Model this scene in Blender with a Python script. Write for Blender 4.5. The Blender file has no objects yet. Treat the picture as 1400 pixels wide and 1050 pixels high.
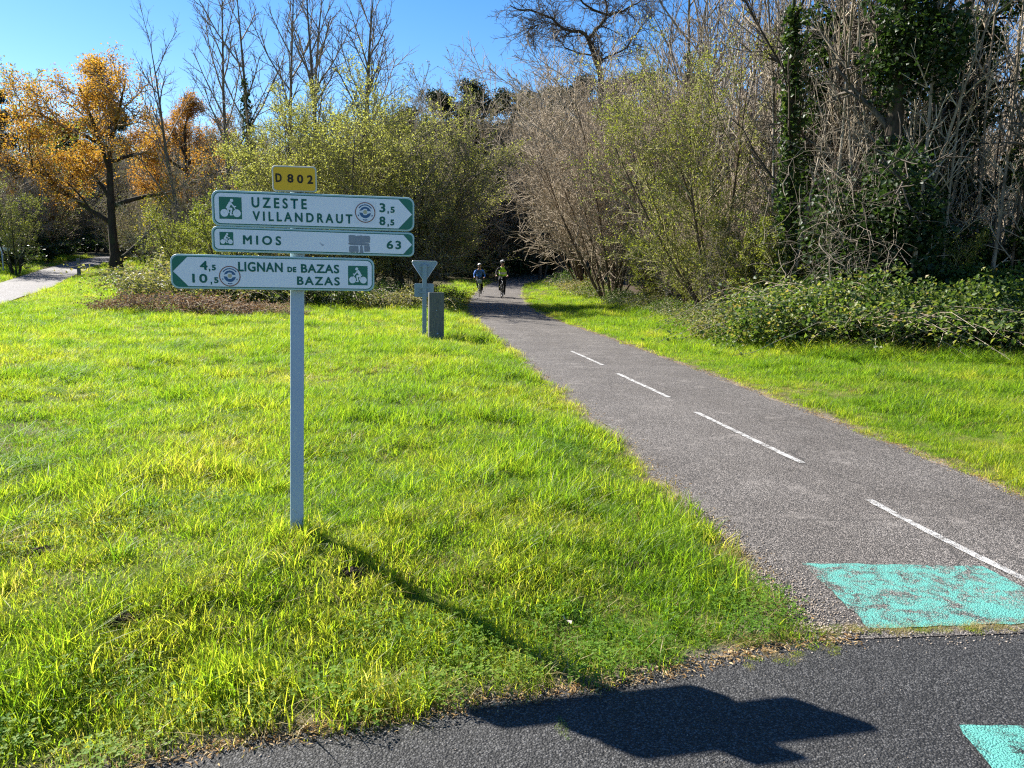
import bpy, bmesh, math, random
import numpy as np
from mathutils import Vector, Matrix

# ------------------------------------------------------------------ camera, sky, sun, exposure
SC = bpy.context.scene
COL = SC.collection
F, HOR, ROLL, EYE = 1050.0, 352.0, math.radians(1.3), 1.65      # focal length and horizon in photo pixels
PITCH = math.atan((525 - HOR) / F)
CAM_R = (Matrix.Rotation(math.pi / 2 - PITCH, 4, 'X') @ Matrix.Rotation(ROLL, 4, 'Z'))
cam_d = bpy.data.cameras.new('camera')
cam = bpy.data.objects.new('camera', cam_d)
COL.objects.link(cam)
cam.matrix_world = Matrix.Translation((0, 0, EYE)) @ CAM_R
cam_d.sensor_width = 36.0
cam_d.lens = 36.0 * F / 1400.0
cam_d.clip_start = 0.05
cam_d.clip_end = 3000
SC.camera = cam

SUN_DIR = Vector((-0.97, 0.67, 1.0)).normalized()               # from the shadow of the sign on the road
SUN_EL = math.asin(SUN_DIR.z)
world = bpy.data.worlds.new('World')
SC.world = world
world.use_nodes = True
wn = world.node_tree.nodes
bg = wn['Background']
sky = wn.new('ShaderNodeTexSky')
sky.sky_type = 'NISHITA'
sky.sun_disc = False
sky.sun_elevation = SUN_EL
sky.sun_rotation = math.atan2(SUN_DIR.x, SUN_DIR.y)
sky.altitude = 50
sky.air_density = 1.0
sky.dust_density = 0.15
sky.ozone_density = 2.5
hsv = wn.new('ShaderNodeHueSaturation')                          # the phone's vivid rendering of a clear sky
hsv.inputs['Hue'].default_value = 0.508
hsv.inputs['Saturation'].default_value = 1.36
world.node_tree.links.new(sky.outputs[0], hsv.inputs['Color'])
world.node_tree.links.new(hsv.outputs[0], bg.inputs[0])
bg.inputs[1].default_value = 0.063
sun_d = bpy.data.lights.new('sun', 'SUN')
sun_d.energy = 5.0
sun_d.angle = math.radians(0.53)
sun_d.color = (1.0, 0.955, 0.88)
sun = bpy.data.objects.new('sun', sun_d)
COL.objects.link(sun)
sun.rotation_euler = SUN_DIR.to_track_quat('Z', 'Y').to_euler()
sun.location = SUN_DIR * 60
SC.view_settings.view_transform = 'Standard'
SC.view_settings.look = 'None'
SC.view_settings.gamma = 1.0
SC.view_settings.exposure = 1.6
SC.render.engine = 'CYCLES'
SC.cycles.max_bounces = 7
SC.cycles.diffuse_bounces = 2
SC.cycles.glossy_bounces = 2
SC.cycles.transmission_bounces = 4
SC.cycles.transparent_max_bounces = 6
SC.cycles.caustics_reflective = False
SC.cycles.caustics_refractive = False
SC.cycles.use_denoising = False
SC.cycles.pixel_filter_type = 'BLACKMAN_HARRIS'
SC.cycles.filter_width = 1.2

# ------------------------------------------------------------------ helpers
def ray(px, py):
    return (CAM_R.to_3x3() @ Vector(((px - 700) / F, -(py - 525) / F, -1)))
def at_depth(px, py, y):
    d = ray(px, py)
    return Vector((0, 0, EYE)) + d * (y / d.y)
def spot(px, y):
    """ground position seen in column px at depth y"""
    x = at_depth(px, HOR + 20, y).x
    return Vector((x, y, ground_z(x, y)))
def sstep(a, b, x):
    t = np.clip((np.asarray(x, dtype=float) - a) / (b - a), 0, 1)
    return t * t * (3 - 2 * t)

def link(o, parent=None):
    COL.objects.link(o)
    if parent is not None:
        o.parent = parent
    return o
def tag(o, label, cat, group=None, kind=None):
    o['label'] = label
    o['category'] = cat
    if group: o['group'] = group
    if kind: o['kind'] = kind
    return o
def empty(name, loc=(0, 0, 0), rz=0.0):
    o = bpy.data.objects.new(name, None)
    o.empty_display_size = 0.1
    o.location = loc
    o.rotation_euler = (0, 0, rz)
    return link(o)
def mesh_np(name, verts, quads=None, tris=None, mats=(), quad_mat=None, tri_mat=None, smooth=False):
    verts = np.asarray(verts, dtype=np.float32).reshape(-1, 3)
    me = bpy.data.meshes.new(name)
    q = np.zeros((0, 4), np.int32) if quads is None else np.asarray(quads, np.int32).reshape(-1, 4)
    t = np.zeros((0, 3), np.int32) if tris is None else np.asarray(tris, np.int32).reshape(-1, 3)
    me.vertices.add(len(verts))
    me.vertices.foreach_set('co', verts.ravel())
    me.loops.add(q.size + t.size)
    me.loops.foreach_set('vertex_index', np.concatenate([q.ravel(), t.ravel()]).astype(np.int32))
    me.polygons.add(len(q) + len(t))
    starts = np.concatenate([np.arange(len(q)) * 4, len(q) * 4 + np.arange(len(t)) * 3]).astype(np.int32)
    me.polygons.foreach_set('loop_start', starts)
    mi = np.concatenate([np.zeros(len(q), np.int32) if quad_mat is None else np.asarray(quad_mat, np.int32),
                         np.zeros(len(t), np.int32) if tri_mat is None else np.asarray(tri_mat, np.int32)])
    me.polygons.foreach_set('material_index', mi)
    if smooth:
        me.polygons.foreach_set('use_smooth', np.ones(len(q) + len(t), dtype=bool))
    for m in mats: me.materials.append(m)
    me.update(calc_edges=True)
    return me
def obj(name, me, parent=None, loc=None):
    o = bpy.data.objects.new(name, me)
    link(o, parent)
    if loc is not None: o.location = loc
    return o
class MB:
    """collects simple solids into one mesh"""
    def __init__(self): self.bm = bmesh.new()
    def box(self, lo, hi, bev=0.0, M=None, mi=0):
        b = bmesh.new()
        bmesh.ops.create_cube(b, size=1)
        s = [hi[i] - lo[i] for i in range(3)]; c = [(hi[i] + lo[i]) / 2 for i in range(3)]
        for v in b.verts: v.co = Vector((v.co.x * s[0] + c[0], v.co.y * s[1] + c[1], v.co.z * s[2] + c[2]))
        if bev: bmesh.ops.bevel(b, geom=b.edges[:], offset=bev, segments=2, affect='EDGES', profile=0.5)
        return self._merge(b, M, mi)
    def prism(self, pts, y0, y1, M=None, mi=0, bev=0.0):
        """outline in x,z extruded along y"""
        b = bmesh.new()
        vs = [b.verts.new((p[0], y0, p[1])) for p in pts]
        f = b.faces.new(vs)
        r = bmesh.ops.extrude_face_region(b, geom=[f])
        for e in r['geom']:
            if isinstance(e, bmesh.types.BMVert): e.co.y = y1
        bmesh.ops.recalc_face_normals(b, faces=b.faces[:])
        if bev:
            ed = [e for e in b.edges if abs(e.verts[0].co.y - e.verts[1].co.y) < 1e-6]
            bmesh.ops.bevel(b, geom=ed, offset=bev, segments=2, affect='EDGES', profile=0.5)
        return self._merge(b, M, mi)
    def tube(self, pts, r, k=8, M=None, mi=0, caps=True):
        pts = [Vector(p) for p in pts]
        rs = r if isinstance(r, (list, tuple)) else [r] * len(pts)
        b = bmesh.new(); rings = []
        up = Vector((0, 0, 1))
        for i, p in enumerate(pts):
            d = (pts[min(i + 1, len(pts) - 1)] - pts[max(i - 1, 0)]).normalized()
            a = d.cross(up if abs(d.z) < 0.95 else Vector((1, 0, 0))).normalized(); c = d.cross(a)
            if rings and a.dot(la) < 0: a, c = -a, -c
            la = a
            rings.append([b.verts.new(p + (a * math.cos(t) + c * math.sin(t)) * rs[i]) for t in [2 * math.pi * j / k for j in range(k)]])
        for i in range(len(rings) - 1):
            for j in range(k):
                b.faces.new((rings[i][j], rings[i][(j + 1) % k], rings[i + 1][(j + 1) % k], rings[i + 1][j]))
        if caps:
            b.faces.new(rings[0]); b.faces.new(rings[-1])
        bmesh.ops.recalc_face_normals(b, faces=b.faces[:])
        return self._merge(b, M, mi, True)
    def torus(self, c, axis, R, r, n=28, k=8, mi=0):
        ax = Vector(axis).normalized(); a = ax.orthogonal().normalized(); bb = ax.cross(a); c = Vector(c)
        b = bmesh.new(); rings = []
        for i in range(n):
            t = 2 * math.pi * i / n; d = a * math.cos(t) + bb * math.sin(t)
            rings.append([b.verts.new(c + d * (R + r * math.cos(s)) + ax * r * math.sin(s)) for s in [2 * math.pi * j / k for j in range(k)]])
        for i in range(n):
            for j in range(k):
                b.faces.new((rings[i][j], rings[(i + 1) % n][j], rings[(i + 1) % n][(j + 1) % k], rings[i][(j + 1) % k]))
        bmesh.ops.recalc_face_normals(b, faces=b.faces[:])
        return self._merge(b, None, mi, True)
    def ball(self, c, r, seg=16, mi=0, M=None):
        b = bmesh.new(); bmesh.ops.create_uvsphere(b, u_segments=seg, v_segments=seg // 2, radius=1)
        rr = r if isinstance(r, (tuple, list)) else (r, r, r)
        for v in b.verts: v.co = Vector((v.co.x * rr[0] + c[0], v.co.y * rr[1] + c[1], v.co.z * rr[2] + c[2]))
        return self._merge(b, M, mi, True)
    def _merge(self, b, M, mi, smooth=False):
        if M is not None: bmesh.ops.transform(b, matrix=M, verts=b.verts[:])
        for f in b.faces: f.material_index = mi; f.smooth = smooth
        tmp = bpy.data.meshes.new('tmp'); b.to_mesh(tmp); b.free()
        self.bm.from_mesh(tmp); bpy.data.meshes.remove(tmp)
        return self
    def build(self, name, mats, parent=None, loc=None):
        me = bpy.data.meshes.new(name); self.bm.to_mesh(me); self.bm.free()
        for m in (mats if isinstance(mats, (list, tuple)) else [mats]): me.materials.append(m)
        return obj(name, me, parent, loc)

# ------------------------------------------------------------------ materials
class NT:
    def __init__(self, name):
        self.m = bpy.data.materials.new(name); self.m.use_nodes = True
        self.t = self.m.node_tree; self.n = self.t.nodes; self.n.clear()
        self.out = self.n.new('ShaderNodeOutputMaterial')
    def new(self, typ, ins=None, **kw):
        nd = self.n.new(typ)
        for k, v in kw.items(): setattr(nd, k, v)
        for k, v in (ins or {}).items():
            if isinstance(v, bpy.types.NodeSocket): self.t.links.new(v, nd.inputs[k])
            else: nd.inputs[k].default_value = v
        return nd
    def link(self, a, b): self.t.links.new(a, b)
    def coord(self, which='Object'): return self.new('ShaderNodeTexCoord').outputs[which]
    def pos(self): return self.new('ShaderNodeNewGeometry').outputs['Position']
    def noise(self, vec, scale, detail=3, rough=0.55, dist=0.0):
        return self.new('ShaderNodeTexNoise', {'Vector': vec, 'Scale': scale, 'Detail': detail, 'Roughness': rough, 'Distortion': dist}).outputs['Fac']
    def voro(self, vec, scale, out='Distance', feature='F1'):
        return self.new('ShaderNodeTexVoronoi', {'Vector': vec, 'Scale': scale}, feature=feature).outputs[out]
    def ramp(self, fac, stops, interp='LINEAR'):
        r = self.new('ShaderNodeValToRGB', {'Fac': fac}); r.color_ramp.interpolation = interp
        els = r.color_ramp.elements
        while len(els) < len(stops): els.new(0.5)
        for e, (p, c) in zip(els, stops):
            e.position = p; e.color = (*c, 1) if len(c) == 3 else c
        return r.outputs['Color']
    def mix(self, fac, a, b, mode='MIX'):
        n = self.new('ShaderNodeMix', data_type='RGBA', blend_type=mode)
        for s, v in ((n.inputs[0], fac), (n.inputs[6], a), (n.inputs[7], b)):
            if isinstance(v, bpy.types.NodeSocket): self.t.links.new(v, s)
            else: s.default_value = v if not isinstance(v, tuple) or len(v) == 4 else (*v, 1)
        return n.outputs[2]
    def math(self, op, a, b=0.0, c=0.0):
        n = self.new('ShaderNodeMath', operation=op)
        for s, v in zip(n.inputs, (a, b, c)):
            if isinstance(v, bpy.types.NodeSocket): self.t.links.new(v, s)
            else: s.default_value = v
        return n.outputs[0]
    def attr(self, name, typ='GEOMETRY', out='Fac'):
        return self.new('ShaderNodeAttribute', attribute_name=name, attribute_type=typ).outputs[out]
    def bump(self, h, strength, dist):
        return self.new('ShaderNodeBump', {'Height': h, 'Strength': strength, 'Distance': dist}).outputs['Normal']
    def bsdf(self, col, rough=0.8, spec=0.3, metal=0.0, normal=None, **kw):
        ins = {'Base Color': col if isinstance(col, bpy.types.NodeSocket) else (*col, 1), 'Roughness': rough, 'Specular IOR Level': spec, 'Metallic': metal}
        if normal is not None: ins['Normal'] = normal
        ins.update(kw)
        return self.new('ShaderNodeBsdfPrincipled', ins).outputs[0]
    def done(self, sh):
        self.link(sh, self.out.inputs['Surface']); return self.m

def simple(name, col, rough=0.6, spec=0.3, metal=0.0, grime=0.12, scale=9.0):
    """plain paint, metal or cloth with slight unevenness"""
    t = NT(name); p = t.coord('Object')
    n = t.noise(p, scale, 5, 0.65)
    c = t.mix(n, tuple(v * (1 - grime) for v in col), tuple(min(1, v * (1 + grime)) for v in col))
    return t.done(t.bsdf(c, rough, spec, metal))
def leafy(name, stops, trans=0.45, gain=1.5, rough=0.55, inst=True, spec=0.25):
    """leaf or blade: reflects and lets light through; colour varies from leaf to leaf"""
    t = NT(name)
    isl = t.new('ShaderNodeNewGeometry').outputs['Random Per Island']
    f = isl
    if inst:
        ob = t.new('ShaderNodeObjectInfo').outputs['Random']
        f = t.math('ADD', t.math('MULTIPLY', isl, 0.7), t.math('MULTIPLY', ob, 0.3))
    c = t.ramp(f, stops)
    a = t.bsdf(c, rough, spec)
    g = t.mix(1.0, c, (gain, gain * 1.02, gain * 0.55), 'MULTIPLY')
    b = t.new('ShaderNodeBsdfTranslucent', {'Color': g}).outputs[0]
    return t.done(t.new('ShaderNodeMixShader', {0: trans, 1: a, 2: b}).outputs[0])
def bark(name, c0, c1, scale=14.0, lichen=None):
    t = NT(name); p = t.coord('Object')
    mp = t.new('ShaderNodeMapping', {'Vector': p, 'Scale': (1, 1, 0.25)}).outputs[0]
    n = t.noise(mp, scale, 4, 0.65)
    c = t.ramp(n, [(0.3, c0), (0.7, c1)])
    if lichen: c = t.mix(t.ramp(t.noise(p, 3.0, 4), [(0.52, (0, 0, 0)), (0.66, (1, 1, 1))]), c, lichen)
    return t.done(t.bsdf(c, 0.9, 0.15, normal=t.bump(n, 0.6, 0.02)))

def asphalt_nodes(t, dark, mid, light, stain, cell=95.0):
    """stone chippings in binder, with broad stains; returns colour and normal"""
    p = t.pos()
    v = t.new('ShaderNodeTexVoronoi', {'Vector': p, 'Scale': cell, 'Randomness': 1.0})
    vc = t.new('ShaderNodeSeparateColor', {0: v.outputs['Color']}).outputs[0]
    stone = t.ramp(vc, [(0.0, dark), (0.45, mid), (0.8, light), (1.0, tuple(min(1, c * 1.5) for c in light))])
    edge = t.ramp(v.outputs['Distance'], [(0.35, (1, 1, 1)), (0.62, (0.25, 0.25, 0.25))])
    c = t.mix(1.0, stone, edge, 'MULTIPLY')
    big = t.noise(p, 0.9, 5, 0.6)
    c = t.mix(t.ramp(big, [(0.4, (0, 0, 0)), (0.75, (1, 1, 1))]), c, t.mix(1.0, c, stain, 'MULTIPLY'))
    dust = t.ramp(t.noise(p, 2.6, 6, .7), [(.56, (0, 0, 0)), (.8, (.55, .55, .55))])
    c = t.mix(dust, c, tuple(min(1, v * 1.15) for v in light))
    w = t.new('ShaderNodeMixRGB', {'Fac': .12, 'Color1': p, 'Color2': t.new('ShaderNodeTexNoise', {'Vector': p, 'Scale': 3.0, 'Detail': 4.0}).outputs['Color']}).outputs[0]
    crk = t.ramp(t.voro(w, 0.85, 'Distance', 'DISTANCE_TO_EDGE'), [(0.0, (1, 1, 1)), (0.0055, (0, 0, 0))])
    crk = t.mix(t.ramp(t.noise(p, .55, 2), [(.50, (0, 0, 0)), (.58, (1, 1, 1))]), (0, 0, 0), crk)
    c = t.mix(crk, c, tuple(v * .8 for v in dark))
    fine = t.noise(p, 260, 2)
    h = t.math('SUBTRACT', t.math('MULTIPLY', fine, 0.35), v.outputs['Distance'])
    return c, t.bump(h, 0.85, 0.006), p
def mat_asphalt(name, dark, mid, light, stain, cell=95.0, rough=0.75, spec=0.35):
    t = NT(name)
    c, nrm, p = asphalt_nodes(t, dark, mid, light, stain, cell)
    return t.done(t.bsdf(c, rough, spec, normal=nrm))
def mat_worn_paint(name, col, base, wear0, wear1, wscale):
    """road paint worn through to the chippings under it"""
    t = NT(name)
    c, nrm, p = asphalt_nodes(t, *base)
    n = t.math('ADD', t.math('MULTIPLY', t.noise(p, wscale, 6, 0.72, 0.6), 0.52), t.math('MULTIPLY', t.noise(p, wscale * 7, 4, 0.7), 0.2))
    n = t.math('ADD', n, t.math('MULTIPLY', t.noise(p, 230, 2, .6), 0.28))
    m = t.ramp(n, [(wear0, (1, 1, 1)), (wear1, (0, 0, 0))])
    pc = t.mix(t.noise(p, 30, 3), tuple(x * 0.86 for x in col), tuple(min(1, x * 1.1) for x in col))
    return t.done(t.bsdf(t.mix(m, c, pc), 0.7, 0.3, normal=nrm))

PATH_ASPH = ((0.05, 0.044, 0.037), (0.15, 0.131, 0.113), (0.28, 0.25, 0.22), (0.66, 0.64, 0.62), 135.0)
ROAD_ASPH = ((0.020, 0.0195, 0.0185), (0.041, 0.040, 0.038), (0.083, 0.081, 0.077), (0.68, 0.68, 0.70), 130.0)
M_PATH = mat_asphalt('path_asphalt', *PATH_ASPH)
M_ROAD = mat_asphalt('road_asphalt', *ROAD_ASPH)
M_LANE = mat_asphalt('lane_asphalt', (0.10, 0.092, 0.083), (0.21, 0.195, 0.185), (0.31, 0.29, 0.275), (0.85, 0.83, 0.8), 60.0)
M_TEAL_PATH = mat_worn_paint('turquoise_paint_on_path', (0.085, 0.30, 0.25), PATH_ASPH, 0.47, 0.55, 7.0)
M_TEAL_ROAD = mat_worn_paint('turquoise_paint_on_road', (0.085, 0.30, 0.25), ROAD_ASPH, 0.51, 0.58, 8.0)
M_WHITE_PAINT = mat_worn_paint('white_road_paint', (0.50, 0.49, 0.46), PATH_ASPH, 0.45, 0.57, 14.0)

# ------------------------------------------------------------------ plan of the place (metres, x right, y away)
PATH_C = np.array([(2.62, 1.2), (2.62, 3.2), (2.52, 5), (2.3, 7), (2.0, 9), (1.3, 14), (.85, 17.5), (-.15, 26), (-.8, 36), (-.85, 48), (-.3, 62), (1.5, 76), (5, 86), (14, 95), (30, 100)], float)
PATH_W = 1.30
LANE_C = np.array([(-7.5, 2.0), (-11.0, 11.5), (-15.2, 20.5), (-20.2, 31.5), (-25.0, 42), (-30, 55), (-33, 66), (-34, 80), (-30, 100)], float)
LANE_W = 1.15
ROAD_EDGE = np.array([(-40, -9.5), (-12, -1.2), (-4.0, 1.32), (-1.31, 2.2), (-0.98, 2.36), (-0.14, 2.64), (0.4, 2.80), (0.99, 3.06), (1.34, 3.2), (2.4, 3.32), (4.2, 3.62), (12, 5.6), (40, 12.0)], float)
WOOD_EDGE = np.array([(40, 22), (18, 14.6), (9.3, 13.6), (6.9, 14.4), (6.2, 18), (5.9, 22), (5.4, 28), (4.6, 36), (4.4, 46), (5.5, 62), (8, 74)], float)

def dense(pts, step):
    """Catmull-Rom through control points, resampled"""
    P = np.vstack([2 * pts[0] - pts[1], pts, 2 * pts[-1] - pts[-2]]); out = []
    for i in range(1, len(P) - 2):
        n = max(2, int(np.linalg.norm(P[i + 1] - P[i]) / step))
        for t in np.arange(n) / n:
            out.append(0.5 * (2 * P[i] + (P[i + 1] - P[i - 1]) * t + (2 * P[i - 1] - 5 * P[i] + 4 * P[i + 1] - P[i + 2]) * t * t + (3 * P[i] - P[i - 1] - 3 * P[i + 1] + P[i + 2]) * t ** 3))
    out.append(P[-2]); return np.array(out)
def polydist(x, y, pts):
    """unsigned distance and side (+ left of the direction of travel) to a polyline"""
    x = np.asarray(x, float).ravel(); y = np.asarray(y, float).ravel()
    best = np.full(x.shape, 1e9); side = np.zeros(x.shape)
    for a, b in zip(pts[:-1], pts[1:]):
        d = b - a; L2 = d @ d
        t = np.clip(((x - a[0]) * d[0] + (y - a[1]) * d[1]) / L2, 0, 1)
        ex, ey = x - a[0] - t * d[0], y - a[1] - t * d[1]
        q = np.hypot(ex, ey); s = d[0] * ey - d[1] * ex
        m = q < best; best[m] = q[m]; side[m] = np.sign(s[m])
    return best, side
PATH_D = dense(PATH_C, 0.5); LANE_D = dense(LANE_C, 1.0)
def vnoise(x, y, scale, seed=0):
    """smooth value noise on a lattice"""
    x = np.asarray(x, float) / scale + 1000.0; y = np.asarray(y, float) / scale + 1000.0
    xi, yi = np.floor(x).astype(np.int64), np.floor(y).astype(np.int64); fx, fy = x - xi, y - yi
    fx, fy = fx * fx * (3 - 2 * fx), fy * fy * (3 - 2 * fy)
    def h(a, b):
        v = (a * 374761393 + b * 668265263 + seed * 974711) & 0x7fffffff
        v = ((v ^ (v >> 13)) * 1274126177) & 0x7fffffff
        return ((v ^ (v >> 16)) & 0xffff) / 65535.0
    return (h(xi, yi) * (1 - fx) + h(xi + 1, yi) * fx) * (1 - fy) + (h(xi, yi + 1) * (1 - fx) + h(xi + 1, yi + 1) * fx) * fy
def path_z(y): return -0.36 * sstep(9, 33, y) + 0.25 * sstep(60, 100, y)
def base_z(x, y): return path_z(y) * sstep(-14, -3, x) + 1.05 * sstep(30, 72, y) * sstep(-11, -21, x)
def ground_arr(x, y):
    x = np.asarray(x, float).ravel(); y = np.asarray(y, float).ravel()
    base = base_z(x, y)
    dp, _ = polydist(x, y, PATH_D); dr, sr = polydist(x, y, ROAD_EDGE); dl, _ = polydist(x, y, LANE_D)
    edge = sstep(PATH_W, PATH_W + 1.5, dp) * sstep(0, 1.3, dr * (sr > 0)) * sstep(LANE_W, LANE_W + 2, dl)
    left = x < np.interp(y, PATH_D[:, 1], PATH_D[:, 0])
    lump = (vnoise(x, y, 0.45, 1) - 0.5) * 0.055 + (vnoise(x, y, 1.3, 2) - 0.5) * 0.09 + (vnoise(x, y, 5, 3) - 0.5) * 0.16
    z = base + edge * (np.where(left, 0.10 + 0.05 * sstep(20, 8, y), 0.06) + lump)
    hill = 5.0 * sstep(90, 220, y) + 3.0 * sstep(20, 70, x) + 2.0 * sstep(40, 90, -x)
    z = z + hill
    flat = ((dp < PATH_W - 0.16)) | (sr <= 0) | (dl < LANE_W - 0.03)
    return np.where(flat, base - 0.06, z)
def ground_z(x, y): return float(ground_arr([x], [y])[0])

# ------------------------------------------------------------------ ground
def make_ground():
    def axis(bp):
        out = []
        for a, b, s in bp: out += list(np.arange(a, b, s))
        return np.array(out + [bp[-1][1]])
    xs = axis([(-420, -120, 30), (-120, -40, 5), (-40, -12, 1.0), (-12, -5, .35), (-5, 6, 0.11), (6, 12, .35), (12, 40, 1.0), (40, 120, 5), (120, 420, 30)])
    ys = axis([(-60, -10, 5), (-10, 1.5, .8), (1.5, 8, 0.11), (8, 20, .3), (20, 50, .8), (50, 120, 3), (120, 600, 30)])
    X, Y = np.meshgrid(xs, ys); Z = ground_arr(X, Y)
    n, m = X.shape; idx = np.arange(n * m).reshape(n, m)
    q = np.stack([idx[:-1, :-1], idx[:-1, 1:], idx[1:, 1:], idx[1:, :-1]], -1).reshape(-1, 4)
    t = NT('meadow_soil'); p = t.pos()
    n1 = t.noise(p, 2.2, 5, 0.6); n2 = t.noise(p, 24, 5, 0.7)
    grassy = t.ramp(n2, [(0.3, (0.05, 0.07, 0.012)), (0.5, (0.09, 0.12, 0.018)), (0.68, (0.15, 0.14, 0.04))])
    soil = t.ramp(n2, [(0.3, (0.05, 0.036, 0.024)), (0.55, (0.115, 0.085, 0.055)), (0.75, (0.2, 0.16, 0.11))])
    c = t.mix(t.ramp(n1, [(0.58, (0, 0, 0)), (0.72, (1, 1, 1))]), grassy, soil)
    soil2 = t.mix(1.0, soil, (.6, .6, .6), 'MULTIPLY')
    c = t.mix(t.attr('litter'), c, soil2)
    sand = t.ramp(t.noise(p, 90, 4, .7), [(.3, (.13, .105, .08)), (.6, (.26, .22, .18)), (.8, (.36, .32, .27))])
    c = t.mix(t.attr('sand'), c, sand)
    mat = t.done(t.bsdf(c, 0.95, 0.1, normal=t.bump(n2, 0.7, 0.03)))
    me = mesh_np('ground', np.stack([X.ravel(), Y.ravel(), Z], -1), q, mats=[mat], smooth=True)
    # bare leaf litter below the wood, gravel along the pavement edges
    dw, sw = polydist(X, Y, WOOD_EDGE); dp, _ = polydist(X, Y, PATH_D); dr, sr = polydist(X, Y, ROAD_EDGE)
    lit = np.where((sw < 0) & (Y.ravel() > 10), sstep(-0.3, 0.8, dw), 0)
    lit = np.maximum(lit, sstep(0.35, 0.05, dp - PATH_W) * 0.9)
    lit = np.maximum(lit, sstep(0.16, 0.02, dr) * 0.9)
    lit = np.maximum(lit, sstep(40, 46, Y.ravel()) * 0.8)
    a = me.attributes.new('litter', 'FLOAT', 'POINT'); a.data.foreach_set('value', lit.astype(np.float32))
    sd = sstep(.42, .2, dp - PATH_W) * sstep(5.6, 4.2, Y.ravel()); sd = np.maximum(sd, sstep(.12, .03, dp - PATH_W) * .8); sd = np.maximum(sd, sstep(.10, .02, dr) * .8)
    a = me.attributes.new('sand', 'FLOAT', 'POINT'); a.data.foreach_set('value', sd.astype(np.float32))
    o = obj('ground', me); o['kind'] = 'structure'
make_ground()

def ribbon(name, C, half, zf, mat, lift, ncross=6, rag=0.0, seed=0, kind='structure', s0=None):
    T = np.gradient(C, axis=0); T /= np.linalg.norm(T, axis=1)[:, None]; N = np.stack([-T[:, 1], T[:, 0]], -1)
    u = np.linspace(-1, 1, ncross + 1); V = []
    for i in range(len(C)):
        wl = half + rag * (vnoise(C[i, 0] * 3, C[i, 1], .35, seed) - .6); wr = half + rag * (vnoise(C[i, 0] * 3, C[i, 1], .35, seed + 9) - .6)
        for k in u:
            p = C[i] + N[i] * k * (wl if k > 0 else wr)
            if s0 is not None: p = np.array([p[0], max(p[1], np.interp(p[0], s0[:, 0], s0[:, 1]) - .015)])
            zl = lift - 0.008 * k * k
            if s0 is not None: zl = min(zl, .0015 + .05 * max(0.0, p[1] - np.interp(p[0], s0[:, 0], s0[:, 1])))
            V.append((p[0], p[1], zf(p[1], p[0]) + zl))
    n, m = len(C), ncross + 1; idx = np.arange(n * m).reshape(n, m)
    q = np.stack([idx[:-1, 1:], idx[:-1, :-1], idx[1:, :-1], idx[1:, 1:]], -1).reshape(-1, 4)
    o = obj(name, mesh_np(name, V, q, mats=[mat], smooth=True)); o['kind'] = kind
    return o
near = dense(PATH_C, 0.12)
seam = near[:, 1] > 3.36
PATHZ = lambda y, x: float(path_z(y))
# the path starts at the seam with the road
o = ribbon('bike_path', near[near[:, 1] > 3.05], PATH_W, PATHZ, M_PATH, 0.012, 8, 0.16, 3, s0=ROAD_EDGE)
ribbon('gravel_lane', LANE_D, LANE_W, lambda y, x: float(base_z(x, y)), M_LANE, 0.03, 4, 0.1, 5)

def make_road():
    E = dense(ROAD_EDGE, 0.12); T = np.gradient(E, axis=0); T /= np.linalg.norm(T, axis=1)[:, None]
    N = np.tile(np.array([[.27, -.963]]), (len(E), 1))
    rag = (vnoise(E[:, 0], E[:, 1], .18, 4) - .5) * 0.07 * (np.abs(E[:, 0]) < 10)
    offs = [-.14, 0, .3, 1, 2, 3.5, 5.5, 7.5]; V = []
    for k, f in enumerate(offs):
        P = E + N * (f - (rag[:, None] if k == 1 else 0))
        V.append(np.column_stack([P, np.full(len(P), 0.0 if k > 1 else (-.002 if k else -0.02))]))
    n = len(E); idx = np.arange(n * len(offs)).reshape(len(offs), n)
    q = np.stack([idx[:-1, :-1], idx[1:, :-1], idx[1:, 1:], idx[:-1, 1:]], -1).reshape(-1, 4)
    o = obj('road', mesh_np('road', np.vstack(V), q, mats=[M_ROAD], smooth=True)); o['kind'] = 'structure'
make_road()

def sheet(name, poly, z, mat, label, cat, rag=0.012, seed=1, group=None, zf=None):
    """thin painted sheet with slightly ragged edges"""
    P = np.array(poly, float); out = []
    for a, b in zip(P, np.roll(P, -1, 0)):
        L = np.linalg.norm(b - a); k = max(1, int(L / 0.05))
        for t in np.arange(k) / k:
            p = a + (b - a) * t; nn = np.array([-(b - a)[1], (b - a)[0]]) / L
            out.append(p + nn * (vnoise(p[0], p[1], .04, seed) - .5) * 2 * rag)
    bm = bmesh.new()
    f = bm.faces.new([bm.verts.new((p[0], p[1], z + (zf(p[1]) if zf else 0))) for p in out])
    bmesh.ops.recalc_face_normals(bm, faces=bm.faces[:])
    if f.normal.z < 0: f.normal_flip()
    bmesh.ops.triangulate(bm, faces=bm.faces[:])
    me = bpy.data.meshes.new(name); bm.to_mesh(me); bm.free(); me.materials.append(mat)
    o = obj(name, me); tag(o, label, cat, group); return o
def path_surf(x, y):
    d, _ = polydist([x], [y], PATH_D); k = d[0] / PATH_W
    return float(path_z(y)) + min(.012 - .008 * k * k, .0015 + .05 * max(0.0, y - np.interp(x, ROAD_EDGE[:, 0], ROAD_EDGE[:, 1])))
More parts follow.
